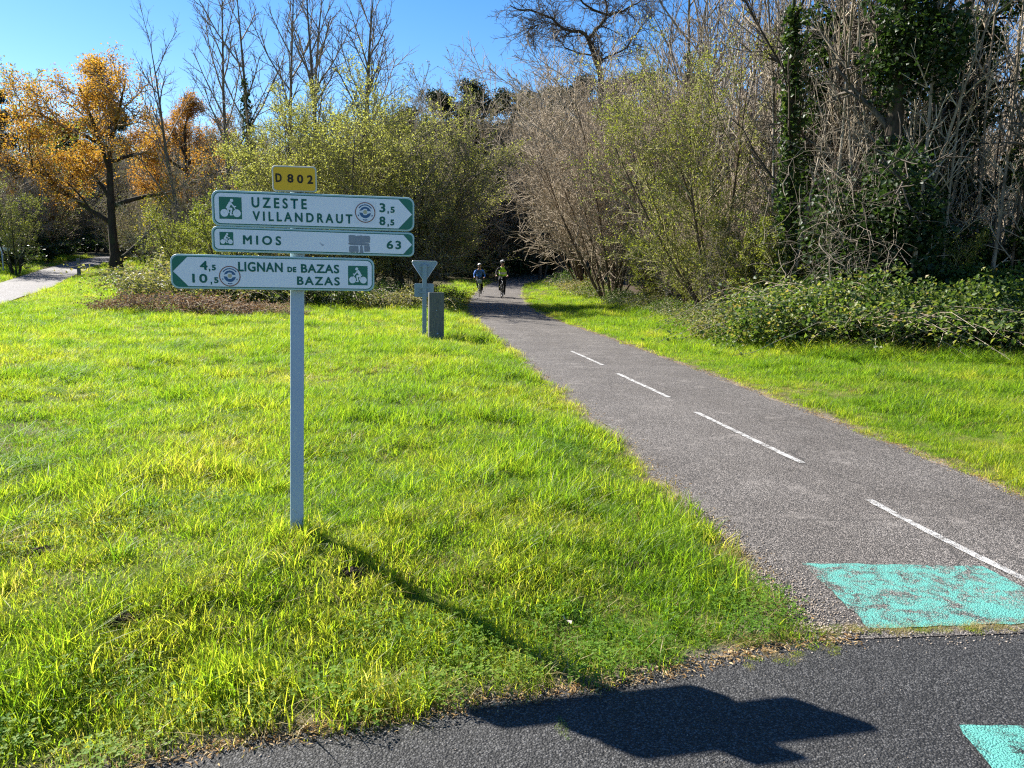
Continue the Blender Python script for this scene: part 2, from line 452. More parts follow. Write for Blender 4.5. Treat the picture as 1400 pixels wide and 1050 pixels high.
def patch_on_path(c00, c10, c11, c01, nu, nv):
    """painted block following the surface, its rim slightly ragged"""
    V = []; c00, c10, c11, c01 = map(np.array, (c00, c10, c11, c01))
    for j in range(nv + 1):
        for i in range(nu + 1):
            u, v = i / nu, j / nv; p = (c00 * (1 - u) + c10 * u) * (1 - v) + (c01 * (1 - u) + c11 * u) * v
            if i in (0, nu): p = p + np.array([(vnoise(p[0] * 3, p[1], .05, 3) - .5) * .035, 0])
            if j in (0, nv): p = p + np.array([0, (vnoise(p[0], p[1] * 3, .05, 4) - .5) * .02])
            V.append((p[0], p[1], path_surf(p[0], p[1]) + .0035))
    idx = np.arange((nu + 1) * (nv + 1)).reshape(nv + 1, nu + 1); q = np.stack([idx[:-1, :-1], idx[:-1, 1:], idx[1:, 1:], idx[1:, :-1]], -1).reshape(-1, 4)
    o = obj('painted_patch', mesh_np('painted_patch', V, q, mats=[M_TEAL_PATH])); tag(o, 'worn turquoise paint block on the bike path beside the white dash', 'road marking', 'turquoise crossing blocks')
patch_on_path((1.67, 3.30), (2.74, 3.42), (2.64, 4.06), (1.635, 4.055), 28, 20)
sheet('painted_patch', [(1.60, 2.05), (2.75, 2.05), (2.72, 2.585), (1.655, 2.57)], 0.004, M_TEAL_ROAD, 'bright turquoise paint block on the dark road in the bottom corner', 'road marking', 0.008, 3, 'turquoise crossing blocks')
def dash(p0, p1, w, label, seed, bend=0.0):
    a, b = np.array(p0), np.array(p1); n = 14; d = (b - a) / np.linalg.norm(b - a); nn = np.array([-d[1], d[0]])
    c = [a + (b - a) * k / n + nn * bend * math.sin(math.pi * k / n) for k in range(n + 1)]
    poly = [p + nn * w / 2 for p in c] + [p - nn * w / 2 for p in c[::-1]]
    # laid on the crowned surface
    V = []; Q = []
    for k, p in enumerate(c):
        for s in (-1, 1):
            e = p + nn * s * (w / 2 + (vnoise(p[0] * 9, p[1] * 9, .3, seed + s) - .5) * .014)
            V.append((e[0], e[1], path_surf(e[0], e[1]) + 0.0045))
        if k: Q.append((2 * k - 1, 2 * k - 2, 2 * k, 2 * k + 1))
    o = obj('lane_dash', mesh_np('lane_dash', V, Q, mats=[M_WHITE_PAINT])); tag(o, label, 'road marking', 'white centre dashes of the bike path')
dash((2.80, 3.70), (2.545, 5.24), 0.062, 'long slightly curved white centre dash next to the turquoise block', 1, 0.02)
dash((2.43, 6.22), (2.03, 8.31), 0.062, 'white centre dash, second one up the path from the turquoise block', 2)
dash((1.91, 9.19), (1.54, 11.15), 0.065, 'white centre dash, third one up the path from the turquoise block', 3)
dash((1.43, 12.07), (1.08, 14.06), 0.065, 'short looking white centre dash, farthest one up the path', 4)

# ------------------------------------------------------------------ trees: generator
class Wood:
    """branch chains grouped by level, and leaf anchors"""
    def __init__(self, seed):
        self.r = random.Random(seed); self.chains = []; self.tips = []
    def rv(self):
        r = self.r
        while True:
            v = Vector((r.uniform(-1, 1), r.uniform(-1, 1), r.uniform(-1, 1)))
            if 0.05 < v.length < 1: return v
    def chain(self, p, d, L, r0, r1, n, wig, up, lvl):
        pts = [p.copy()]; rad = [r0]; d = d.normalized(); st = L / n
        for i in range(n):
            d = (d + self.rv() * wig + Vector((0, 0, up))).normalized()
            p = p + d * st
            if p.z < 0.03: p.z = 0.03; d.z = abs(d.z) * 0.3
            pts.append(p); rad.append(r0 + (r1 - r0) * (i + 1) / n)
        self.chains.append((lvl, pts, rad)); return pts, rad
    def grow(self, p, d, L, r0, spec, lvl=0):
        """spec: one dict per level"""
        s = spec[lvl]; r = self.r
        n = s.get('n', 5)
        pts, rad = self.chain(p, d, L, r0, max(r0 * s.get('taper', .35), s.get('rmin', .003)), n, s.get('wig', .15), s.get('up', 0.02), lvl)
        if lvl + 1 >= len(spec):
            self.tips.append(pts); return
        c = spec[lvl + 1]
        N = s['kids']; N = int(N * r.uniform(.8, 1.2) + .5)
        a0 = r.uniform(0, 6.28)
        for k in range(N):
            t = s.get('t0', .3) + (1 - s.get('t0', .3)) * ((k + r.random()) / N)
            i = min(int(t * n), n - 1); f = t * n - i
            q = pts[i].lerp(pts[i + 1], f); pd = (pts[i + 1] - pts[i]).normalized(); pr = rad[i] + (rad[i + 1] - rad[i]) * f
            ang = math.radians(c['ang'] * r.uniform(.65, 1.3)); az = a0 + k * 2.4 + r.uniform(-.5, .5)
            o = pd.orthogonal().normalized(); o = o * math.cos(az) + pd.cross(o) * math.sin(az)
            cd = pd * math.cos(ang) + o * math.sin(ang)
            cl = L * c['len'] * (1 - c.get('fall', .45) * t) * r.uniform(.6, 1.25)
            if 'maxlen' in c: cl = min(cl, c['maxlen'] * r.uniform(.7, 1.2))
            self.grow(q, cd, cl, max(min(pr * .9, r0 * c.get('rr', .5)), c.get('rmin', .003)), spec, lvl + 1)
        if s.get('lead', False): self.grow(pts[-1], pts[-1] - pts[-2], L * c['len'] * .6, rad[-1], spec, lvl + 1)
def tubes(chains, k=3):
    """all chains as tubes with k sides; returns verts, quads"""
    V = []; Q = []; base = 0
    groups = {}
    for pts, rad in chains: groups.setdefault(len(pts), []).append((pts, rad))
    for n, g in groups.items():
        P = np.array([[tuple(v) for v in pts] for pts, _ in g]); R = np.array([rad for _, rad in g])
        T = np.empty_like(P); T[:, 1:-1] = P[:, 2:] - P[:, :-2]; T[:, 0] = P[:, 1] - P[:, 0]; T[:, -1] = P[:, -1] - P[:, -2]
        T /= np.linalg.norm(T, axis=2, keepdims=True) + 1e-9
        ref = np.where(np.abs(T[:, :1, 2:3]) < .9, np.array([0, 0, 1.0]), np.array([1.0, 0, 0]))
        ref = np.broadcast_to(ref, T.shape)
        A = np.cross(T, ref); A /= np.linalg.norm(A, axis=2, keepdims=True) + 1e-9; B = np.cross(T, A)
        th = 2 * np.pi * np.arange(k) / k
        ring = P[:, :, None] + R[:, :, None, None] * (A[:, :, None] * np.cos(th)[None, None, :, None] + B[:, :, None] * np.sin(th)[None, None, :, None])
        C = len(g); idx = base + np.arange(C * n * k).reshape(C, n, k)
        j = (np.arange(k) + 1) % k
        q = np.stack([idx[:, :-1], idx[:, :-1][:, :, j], idx[:, 1:][:, :, j], idx[:, 1:]], -1).reshape(-1, 4)
        V.append(ring.reshape(-1, 3)); Q.append(q); base += C * n * k
    if not V: return np.zeros((0, 3)), np.zeros((0, 4), int)
    return np.vstack(V), np.vstack(Q)
def leaves(pos, size, rng, flat=0.3, aspect=.62, fold=.22, droop=0.0):
    """two-triangle folded leaves at pos"""
    n = len(pos); pos = np.asarray(pos, float)
    d = rng.normal(size=(n, 3)); d[:, 2] = d[:, 2] * (1 - flat) - droop; d /= np.linalg.norm(d, axis=1)[:, None] + 1e-9
    u = rng.normal(size=(n, 3)); u[:, 2] += flat * 3
    s = np.cross(d, u); s /= np.linalg.norm(s, axis=1)[:, None] + 1e-9; nn = np.cross(s, d)
    sz = (np.asarray(size) * rng.uniform(.6, 1.3, n))[:, None]
    a = pos; b = pos + d * sz * .5 + s * sz * aspect * .5 + nn * sz * fold; c = pos + d * sz; e = pos + d * sz * .5 - s * sz * aspect * .5 + nn * sz * fold
    V = np.stack([a, b, c, e], 1).reshape(-1, 3); i = np.arange(n)[:, None] * 4
    return V, np.vstack([i + [0, 1, 2], i + [0, 2, 3]])
def tip_points(tips, per, rng, spread=.03, frac=(0.2, 1.0)):
    P = []
    for pts in tips:
        n = len(pts) - 1
        for t in rng.uniform(frac[0], frac[1], per):
            i = min(int(t * n), n - 1); v = pts[i].lerp(pts[i + 1], t * n - i); P.append((v.x, v.y, v.z))
    P = np.array(P).reshape(-1, 3)
    return P + rng.normal(size=P.shape) * spread

class Proto:
    """mesh data of one kind of tree: trunk mesh and crown mesh"""
    def __init__(self, trunk, crown): self.trunk, self.crown = trunk, crown
def make_proto(name, w, trunk_lvls, mat_bark, mat_twig, leafsets=(), k0=7, k1=3):
    tv, tq = tubes([(p, r) for l, p, r in w.chains if l < trunk_lvls], k0)
    trunk = mesh_np(name + '_trunk', tv, tq, mats=[mat_bark], smooth=True)
    cv, cq = tubes([(p, r) for l, p, r in w.chains if l >= trunk_lvls], k1)
    V = [cv]; T = []; TM = []; mats = [mat_twig]; base = len(cv)
    for (lv, lt), m in leafsets:
        mats.append(m); V.append(lv); T.append(lt + base); TM.append(np.full(len(lt), len(mats) - 1)); base += len(lv)
    crown = mesh_np(name + '_crown', np.vstack(V), cq, np.vstack(T) if T else None, mats, None, np.concatenate(TM) if T else None)
    return Proto(trunk, crown)
def plant(proto, name, loc, label, cat='tree', group=None, rz=0.0, s=1.0, sz=None, tilt=(0, 0), parts=('trunk', 'crown')):
    e = bpy.data.objects.new(name, None); e.empty_display_size = .2; COL.objects.link(e)
    e.location = loc; e.rotation_euler = (tilt[0], tilt[1], rz); e.scale = (s, s, sz or s)
    tag(e, label, cat, group)
    for nm, me in zip(parts, (proto.trunk, proto.crown)):
        o = bpy.data.objects.new(nm, me); COL.objects.link(o); o.parent = e
        if nm in ('stems', 'side_stems', 'stalks', 'fronds', 'canes', 'leaves'): o['kind'] = 'stuff'
    return e

B_GREY = bark('grey_bark', (0.05, 0.042, 0.034), (0.17, 0.145, 0.115), lichen=(0.13, 0.14, 0.07))
B_BROWN = bark('brown_bark', (0.055, 0.040, 0.027), (0.17, 0.125, 0.085))
B_DARK = bark('dark_bark', (0.02, 0.016, 0.012), (0.075, 0.058, 0.042), lichen=(0.05, 0.06, 0.025))
B_PALE = bark('pale_bark', (0.17, 0.14, 0.10), (0.40, 0.35, 0.28))
T_GREY = bark('grey_twig', (0.12, 0.10, 0.075), (0.30, 0.25, 0.19), 30)
T_BROWN = bark('brown_twig', (0.25, 0.20, 0.14), (0.54, 0.45, 0.33), 12)
T_OLIVE = bark('olive_twig', (0.20, 0.18, 0.075), (0.42, 0.38, 0.19), 30)
T_PALE = bark('pale_twig', (0.27, 0.22, 0.16), (0.52, 0.46, 0.36), 30)
T_DIM = bark('dim_twig', (0.05, 0.042, 0.033), (0.16, 0.135, 0.105), 30)
T_DARK = bark('dark_twig', (0.03, 0.024, 0.019), (0.09, 0.075, 0.058), 30)
L_ORANGE = leafy('orange_leaf', [(0, (0.20, 0.085, 0.022)), (.4, (0.32, 0.15, 0.03)), (.75, (0.38, 0.215, 0.04)), (1, (0.34, 0.29, 0.06))], .5, 1.5)
L_YELLOW = leafy('yellow_green_leaf', [(0, (0.13, 0.14, 0.018)), (.5, (0.22, 0.21, 0.025)), (1, (0.33, 0.27, 0.035))], .5, 1.5)
L_WILLOW = leafy('willow_leaf', [(0, (0.14, 0.15, 0.04)), (.5, (0.215, 0.22, 0.065)), (1, (0.30, 0.30, 0.11))], .55, 1.8)
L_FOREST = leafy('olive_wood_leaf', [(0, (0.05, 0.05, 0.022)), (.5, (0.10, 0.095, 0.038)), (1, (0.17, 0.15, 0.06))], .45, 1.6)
L_SPRING = leafy('fresh_spring_leaf', [(0, (0.09, 0.12, 0.022)), (.5, (0.165, 0.19, 0.035)), (1, (0.26, 0.26, 0.06))], .5, 1.45)
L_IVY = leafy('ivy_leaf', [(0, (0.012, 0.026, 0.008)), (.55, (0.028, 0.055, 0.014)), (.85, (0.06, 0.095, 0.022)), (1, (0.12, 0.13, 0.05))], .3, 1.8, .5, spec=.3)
L_BRAMBLE = leafy('bramble_leaf', [(0, (0.02, 0.04, 0.010)), (.45, (0.05, 0.09, 0.018)), (.75, (0.11, 0.155, 0.03)), (.93, (0.22, 0.22, 0.06)), (1, (0.26, 0.15, 0.07))], .40, 1.7, .5, spec=.35)
L_PALEBR = leafy('pale_bramble_leaf', [(0, (0.07, 0.075, 0.022)), (.4, (0.15, 0.16, 0.045)), (.75, (0.25, 0.24, 0.09)), (1, (0.33, 0.25, 0.15))], .4, 1.4, .5)
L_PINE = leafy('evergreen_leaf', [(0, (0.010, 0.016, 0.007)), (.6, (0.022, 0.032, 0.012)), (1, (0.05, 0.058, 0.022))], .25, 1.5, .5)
L_DEAD = leafy('dead_leaf', [(0, (0.10, 0.055, 0.04)), (.5, (0.22, 0.13, 0.10)), (.85, (0.36, 0.25, 0.20)), (1, (0.45, 0.36, 0.28))], .3, 1.2, .8)

def rs(seed): return np.random.default_rng(seed)
def proto_oak(seed=3):
    """spreading oak with brown spring leaves, low fork on one side"""
    w = Wood(seed)
    spec = [dict(n=8, kids=8, t0=.32, wig=.07, up=.05, taper=.32),
            dict(n=7, ang=58, len=.62, fall=.4, rr=.5, kids=8, t0=.25, wig=.16, up=.035),
            dict(n=5, ang=48, len=.5, fall=.3, rr=.5, kids=6, t0=.2, wig=.2, up=.03, rmin=.02),
            dict(n=4, ang=45, len=.5, fall=.3, rr=.5, kids=5, t0=.2, wig=.22, up=.03, rmin=.011),
            dict(n=2, ang=45, len=.55, fall=.3, rr=.6, wig=.2, up=.02, rmin=.007, taper=.6)]
    w.grow(Vector((0, 0, -.1)), Vector((-.03, 0, 1)), 9.6, .27, spec)
    w.grow(Vector((.1, 0, .5)), Vector((.62, .1, .62)), 5.0, .17, spec[1:3] + spec[3:], 0)
    # the long low limb on the sunny side
    w.grow(Vector((-.1, 0, 2.6)), Vector((-.85, -.1, .42)), 4.9, .14, spec[1:], 0)
    w.chains.append((0, [Vector((-.55, -.1, -.12)), Vector((-.25, 0, .35)), Vector((0, 0, 1.2))], [.08, .2, .24]))
    w.chains.append((0, [Vector((.4, .15, -.12)), Vector((.18, 0, .3)), Vector((0, 0, 1.0))], [.06, .18, .24]))
    g = rs(seed); P = tip_points(w.tips, 17, g, .2)
    lo = P[:, 2] < 4.2
    pick = g.random(len(P)) < .33
    yl = (lo & (P[:, 0] > -1.5)) | (pick & (P[:, 0] > 0.6) & (P[:, 2] < 6))
    thin = g.random(len(P)) < np.where(P[:, 0] > .5, .6, 1.0)
    return make_proto('oak', w, 2, B_DARK, T_BROWN, [(leaves(P[~yl & thin], .11, g, .2), L_ORANGE), (leaves(P[yl & thin], .11, g, .2), L_YELLOW)])
def proto_bare(seed, H=13.0, r=.17, kids=12, ivy=0, twig=None, brk=None, spread=38, buds=None):
    """tall bare tree with upswept fine twigs"""
    w = Wood(seed)
    spec = [dict(n=9, kids=kids, t0=.3, wig=.05, up=.05, taper=.16, lead=True),
            dict(n=6, ang=spread, len=.36, fall=.5, rr=.34, kids=7, t0=.18, wig=.11, up=.06, rmin=.016),
            dict(n=4, ang=38, len=.46, fall=.35, rr=.45, kids=6, t0=.15, wig=.13, up=.05, rmin=.009),
            dict(n=2, ang=36, len=.5, fall=.3, rr=.6, wig=.12, up=.04, rmin=.0055, taper=.6)]
    w.grow(Vector((0, 0, -.1)), Vector((w.r.uniform(-.06, .06), w.r.uniform(-.06, .06), 1)), H, r, spec)
    ls = []; g = rs(seed)
    if buds: ls.append((leaves(tip_points(w.tips, 2, g, .05), .07, g, .2), buds))
    if ivy:
        tr = w.chains[0]; P = []
        for t in g.uniform(0, .72, ivy):
            n = len(tr[1]) - 1; i = min(int(t * n), n - 1); v = tr[1][i].lerp(tr[1][i + 1], t * n - i)
            a = g.uniform(0, 6.28); rad = tr[2][i] + abs(g.normal()) * .16 * (1 - .6 * t); P.append((v.x + rad * math.cos(a), v.y + rad * math.sin(a), v.z))
        ls.append((leaves(np.array(P), .11, g, .2, .85), L_IVY))
    return make_proto('bare_tree', w, 1, brk or B_GREY, twig or T_GREY, ls)
def proto_crooked(base, seed=8):
    """old oak with few thick crooked limbs, one of them reaching far out to the left"""
    w = Wood(seed); r = w.r
    P = lambda zx, zy, dy: at_depth(690 + zx / 5.25, zy / 5.25, base.y + dy) - base
    limbs = [([Vector((0, 0, -.2)), Vector((.1, 0, 3)), Vector((-.1, .1, 6.2)), P(690, 560, 0), P(655, 440, .2), P(600, 280, 0)], .24, .15),
             ([P(600, 280, 0), P(540, 225, -.4), P(420, 205, -.9), P(340, 130, -1.2), P(230, 88, -1.5), P(130, 72, -1.8), P(40, 40, -2)], .12, .03),
             ([P(600, 280, 0), P(650, 210, .4), P(712, 150, .6), P(735, 85, .8), P(722, 0, .9), P(740, -110, 1.0), P(700, -220, 1.2)], .125, .04),
             ([P(730, 105, .8), P(640, 72, .2), P(560, 20, -.3), P(500, -60, -.6), P(470, -160, -.8)], .08, .03),
             ([P(735, 110, .8), P(850, 80, 1.2), P(960, 20, 1.6), P(1040, -80, 1.8)], .075, .025),
             ([P(655, 450, .2), P(760, 400, -.5), P(880, 340, -1), P(960, 230, -1.2), P(1020, 130, -1)], .07, .02),
             ([P(640, 400, .2), P(520, 380, .8), P(430, 340, 1.2), P(370, 270, 1.4), P(330, 200, 1.2)], .06, .015),
             ([P(420, 205, -.9), P(300, 150, -1.6), P(200, 190, -2.0), P(160, 230, -2.2)], .04, .012)]
    sub = [None, None, dict(n=5, ang=55, len=1, kids=7, t0=.12, wig=.26, up=.03, rmin=.018),
           dict(n=4, ang=50, len=.5, fall=.3, rr=.5, kids=6, t0=.12, wig=.24, up=.02, rmin=.011), dict(n=2, ang=45, len=.55, fall=.3, rr=.6, wig=.2, up=0, rmin=.008, taper=.6)]
    for j, (pts, r0, r1) in enumerate(limbs):
        q = [pts[0]]
        for a, b in zip(pts[:-1], pts[1:]): q += [a.lerp(b, .5) + w.rv() * .10, b]        # crooked between the joints
        n = len(q) - 1; w.chains.append((0 if j == 0 else 1, q, [r0 + (r1 - r0) * i / n for i in range(n + 1)]))
        for k in range(6 if j == 0 else 20):
            t = (.62 if j == 0 else .1) + (.38 if j == 0 else .9) * (k + r.random()) / (6 if j == 0 else 20); i = min(int(t * n), n - 1)
            d = (q[i + 1] - q[i]).normalized() * .5 + w.rv() * .9
            w.grow(q[i].lerp(q[i + 1], t * n - i), d, r.uniform(.9, 2.3), max(.02, (r0 + (r1 - r0) * t) * .45), sub, 2)
    return make_proto('crooked_oak', w, 2, B_DARK, T_DIM)
def proto_stems(seed, stems, H, lean, r, twig, brk, leafmat=None, per=3, lsize=.06, kids=8, leanx=0.0, kids2=6, up=.05, fine=.006, droop=0.0, spread=40, ragged=.25, n3=5, low=0):
    """many-stemmed shrub fanning out from the foot"""
    w = Wood(seed)
    spec = [dict(n=7, kids=kids, t0=.12, wig=.08, up=up, taper=.25),
            dict(n=5, ang=spread, len=.42, fall=.35, rr=.42, kids=kids2, t0=.12, wig=.14, up=up * .8, rmin=fine * 2),
            dict(n=3, ang=36, len=.5, fall=.3, rr=.5, kids=n3, t0=.1, wig=.16, up=up * .5, rmin=fine * 1.3),
            dict(n=2, ang=36, len=.55, fall=.3, rr=.6, wig=.16, up=-droop, rmin=fine, taper=.6)]
    for k in range(stems):
        a = 2.4 * k + w.r.uniform(-.4, .4); q = lean * math.sqrt((k + .5) / stems)
        d = Vector((math.cos(a) * q + leanx, math.sin(a) * q, 1))
        w.grow(Vector((math.cos(a) * .25, math.sin(a) * .25, -.05)), d, H * w.r.uniform(1 - ragged, 1.05), r * w.r.uniform(.6, 1), spec)
    ls = []; g = rs(seed)
    if leafmat: ls.append((leaves(tip_points(w.tips, per, g, .05), lsize, g, .2), leafmat))
    if low:                                                          # ivy and bramble sprays climbing the lower stems
        P = tip_points([c[1] for c in w.chains if c[0] == 1], low, g, .12); P = P[P[:, 2] < H * .62]
        ls.append((leaves(P, .075, g, .3, .8), L_BRAMBLE))
    return make_proto('shrub', w, 1, brk, twig, ls, k0=5)
def proto_sapling(seed, H=9.0, r=.05, twig=None, brk=None, kids=14, ivy=0):
    w = Wood(seed)
    spec = [dict(n=8, kids=kids, t0=.2, wig=.05, up=.03, taper=.2),
            dict(n=4, ang=40, len=.17, fall=.4, rr=.4, kids=5, t0=.15, wig=.13, up=.06, rmin=.008),
            dict(n=2, ang=38, len=.5, fall=.3, rr=.6, wig=.14, up=.04, rmin=.0055, taper=.6)]
    for k in range(3):
        a = w.r.uniform(0, 6.28)
        w.grow(Vector((math.cos(a) * .5 * k, math.sin(a) * .5 * k, -.05)), Vector((w.r.uniform(-.16, .16), w.r.uniform(-.16, .16), 1)), H * w.r.uniform(.75, 1.05), r * w.r.uniform(.6, 1.1), spec)
    ls = []
    if ivy:
        g = rs(seed); P = []
        for l, pts, rad in [c for c in w.chains if c[0] == 0]:
            for t in g.uniform(0, .6, ivy):
                n = len(pts) - 1; i = min(int(t * n), n - 1); v = pts[i].lerp(pts[i + 1], t * n - i); a = g.uniform(0, 6.28); q = rad[i] + abs(g.normal()) * .1
                P.append((v.x + q * math.cos(a), v.y + q * math.sin(a), v.z))
        ls = [(leaves(np.array(P), .08, g, .2, .85), L_IVY)]
    return make_proto('sapling', w, 1, brk or B_GREY, twig or T_GREY, ls, k0=5)
def blob_points(g, n, blobs):
    """points near the surfaces of several clumps (cx, cy, cz, rx, ry, rz)"""
    w = np.array([b[3] * b[4] + b[4] * b[5] for b in blobs]); w /= w.sum(); k = g.choice(len(blobs), n, p=w)
    B = np.array(blobs)[k]; d = g.normal(size=(n, 3)); d /= np.linalg.norm(d, axis=1)[:, None]
    rr = g.uniform(.55, 1.08, n)[:, None]
    P = B[:, :3] + d * B[:, 3:] * rr
    return P[P[:, 2] > .05]
def proto_ivytree(seed, H=11.0, n=15000, wide=1.0):
    """leaning trunk wrapped in ivy clumps, dead twigs sticking out"""
    w = Wood(seed)
    spec = [dict(n=9, kids=9, t0=.15, wig=.06, up=.05, taper=.4, lead=True),
            dict(n=6, ang=58, len=.3, fall=.2, rr=.35, kids=7, t0=.3, wig=.2, up=.0, rmin=.025),
            dict(n=4, ang=48, len=.5, fall=.3, rr=.5, kids=6, t0=.15, wig=.25, up=-.03, rmin=.011),
            dict(n=3, ang=45, len=.6, fall=.3, rr=.6, wig=.25, up=-.06, rmin=.007, taper=.6)]
    w.grow(Vector((0, 0, -.1)), Vector((.05, 0, 1)), H, .24, spec)
    g = rs(seed); tr = w.chains[0][1]; blobs = []
    for k in range(54):
        t = g.uniform(0.03, 1); m = len(tr) - 1; i = min(int(t * m), m - 1); v = tr[i].lerp(tr[i + 1], t * m - i)
        a = g.uniform(0, 6.28); off = g.uniform(0, .95) * wide; s = g.uniform(.35, .75) * wide
        blobs.append((v.x + off * math.cos(a), v.y + off * math.sin(a), v.z, s, s, s * g.uniform(.8, 1.5)))
    for l, pts, rad in w.chains:
        if l == 1 and g.random() < .6:
            q = pts[g.integers(1, len(pts) - 1)]; s = g.uniform(.3, .6) * wide; blobs.append((q.x, q.y, q.z, s, s, s))
    P = blob_points(g, n, blobs)
    return make_proto('ivy_tree', w, 1, B_DARK, T_DIM, [(leaves(P, .115, g, .35, .85), L_IVY)])
def proto_pine(seed, H=17.0, n=21000, mat=None):
    """tall evergreen with a lumpy dark crown"""
    w = Wood(seed)
    spec = [dict(n=9, kids=14, t0=.4, wig=.04, up=.04, taper=.25),
            dict(n=5, ang=62, len=.24, fall=.45, rr=.3, kids=5, t0=.3, wig=.15, up=.06, rmin=.03),
            dict(n=3, ang=45, len=.5, rr=.5, wig=.2, up=.04, rmin=.015)]
    w.grow(Vector((0, 0, -.1)), Vector((0, 0, 1)), H, .3, spec)
    g = rs(seed); blobs = []
    for l, pts, rad in w.chains:
        if l == 2 or (l == 1 and g.random() < .7):
            q = pts[-1]; s = g.uniform(.45, 1.0); blobs.append((q.x, q.y, q.z, s * 1.15, s * 1.15, s * .75))
    P = blob_points(g, n, blobs)
    return make_proto('evergreen', w, 1, B_DARK, T_DARK, [(leaves(P, .23, g, .1, .55), mat or L_PINE)])
def proto_bramble(seed, L=2.6, Hh=1.4, canes=60, nl=7000, mat=None, wide=1.0, twig=None, lsize=.075):
    """arching canes heaped into a mound under a skin of leaves"""
    w = Wood(seed); r = w.r
    for k in range(canes):
        x = r.uniform(-L, L) * .8; y = r.uniform(-1, 1) * wide; a = r.uniform(0, 6.28); ln = r.uniform(1.4, 3.0)
        p = Vector((x, y, 0)); d = Vector((math.cos(a) * .5, math.sin(a) * .5 - .2, 1)).normalized(); pts = [p]; n = 8; zt = Hh * r.uniform(.6, 1.25)
        for i in range(n):
            d = (d + w.rv() * .16 + Vector((math.cos(a) * .16, math.sin(a) * .16, -.30 if p.z > zt * .55 else -.1))).normalized(); p = p + d * ln / n
            if p.z < .03: p.z = .03
            pts.append(p)
        rr = r.uniform(.005, .009); w.chains.append((0, pts, [rr * (1 - .6 * i / n) for i in range(n + 1)])); w.tips.append(pts)
    g = rs(seed); blobs = []
    for k in range(int(16 * L)):
        x = g.uniform(-L, L); e = 1 - (abs(x) / (L * 1.15)) ** 2; s = g.uniform(.25, .5)
        blobs.append((x, g.uniform(-.9, .9) * wide * e, Hh * e * g.uniform(.15, .9), s, s, s * .8))
    P = np.vstack([blob_points(g, int(nl * .65), blobs), tip_points(w.tips, int(nl * .35 / canes), g, .08)]); P = P[P[:, 2] > .02]
    return make_proto('bramble', w, 1, twig or T_BROWN, T_BROWN, [(leaves(P, lsize, g, .45, .8), mat or L_BRAMBLE)], k0=3)
def proto_tangle(seed, n=120, W=1.6, H=4.5):
    """hanging pale dead creeper stems"""
    w = Wood(seed); r = w.r
    for k in range(n):
        p = Vector((r.gauss(0, W * .4), r.gauss(0, .5), r.uniform(.3, 1) * H)); d = Vector((r.uniform(-.6, .6), r.uniform(-.5, .2), r.uniform(-.6, .6))); m = 7; ln = r.uniform(.7, 2.0); pts = [p]
        for i in range(m):
            d = (d + w.rv() * .6 + Vector((0, 0, -.16))).normalized(); p = p + d * ln / m
            if p.z < .05: p.z = .05
            pts.append(p)
        q = r.uniform(.003, .007); w.chains.append((0, pts, [q] * (m + 1)))
        for j in range(3):
            i = r.randint(1, m - 1); w.chain(pts[i], w.rv(), r.uniform(.25, .6), q * .7, q * .4, 3, .3, -.05, 1)
    return make_proto('creeper', w, 1, T_GREY, T_GREY, k0=3)
# ------------------------------------------------------------------ grass
def blade_clump(seed, n, rad, h0, h1, w0, lean, stiff=.5, curl=.35):
    """tuft of curved tapering blades, each two quads and a tip"""
    g = rs(seed); V = []; Q = []; T = []
    for i in range(n):
        a, q = g.uniform(0, 6.28), rad * math.sqrt(g.random()); b = np.array([q * math.cos(a), q * math.sin(a), -.012])
        az = g.uniform(0, 6.28); h = g.uniform(h0, h1) * (1.1 - .4 * q / rad); l = lean * g.uniform(.2, 1.5); w = w0 * g.uniform(.6, 1.3)
        d = np.array([math.cos(az), math.sin(az), 0]); tw = az + 1.57 + g.uniform(-.9, .9); s = np.array([math.cos(tw), math.sin(tw), 0]) * w / 2
        pts = [b + d * l * h * (t ** 1.7) * (1 + curl * t) + np.array([0, 0, h * (t - stiff * l * .5 * t * t)]) for t in (0, .4, .75, 1.0)]
        k = len(V)
        for p, f in zip(pts[:3], (1, .85, .5)): V += [p - s * f, p + s * f]
        V.append(pts[3])
        Q += [(k, k + 1, k + 3, k + 2), (k + 2, k + 3, k + 5, k + 4)]; T.append((k + 4, k + 5, k + 6))
    return np.array(V), Q, T
def weed_clump(seed, n, rad, size, hmax):
    """low clover-like weeds: three leaflets on each short stalk"""
    g = rs(seed); P = []; V = []; T = []
    for i in range(n):
        a, q = g.uniform(0, 6.28), rad * math.sqrt(g.random()); h = g.uniform(.25, 1) * hmax; c = np.array([q * math.cos(a), q * math.sin(a), h]); s = size * g.uniform(.6, 1.3)
        a0 = g.uniform(0, 6.28); tl = g.normal(size=2) * .3
        for j in range(3):
            t = a0 + j * 2.094; d = np.array([math.cos(t), math.sin(t), tl[0] * math.cos(t) + tl[1] * math.sin(t) + .1]); e = np.array([-math.sin(t), math.cos(t), 0])
            k = len(V); V += [c, c + d * s * .55 + e * s * .42 + [0, 0, s * .12], c + d * s, c + d * s * .55 - e * s * .42 + [0, 0, s * .12]]; T += [(k, k + 1, k + 2), (k, k + 2, k + 3)]
        k = len(V); o = np.array([.0012, 0, 0]); V += [np.array([c[0], c[1], -.01]) - o, np.array([c[0], c[1], -.01]) + o, c]; T.append((k, k + 1, k + 2))
    return np.array(V), [], T
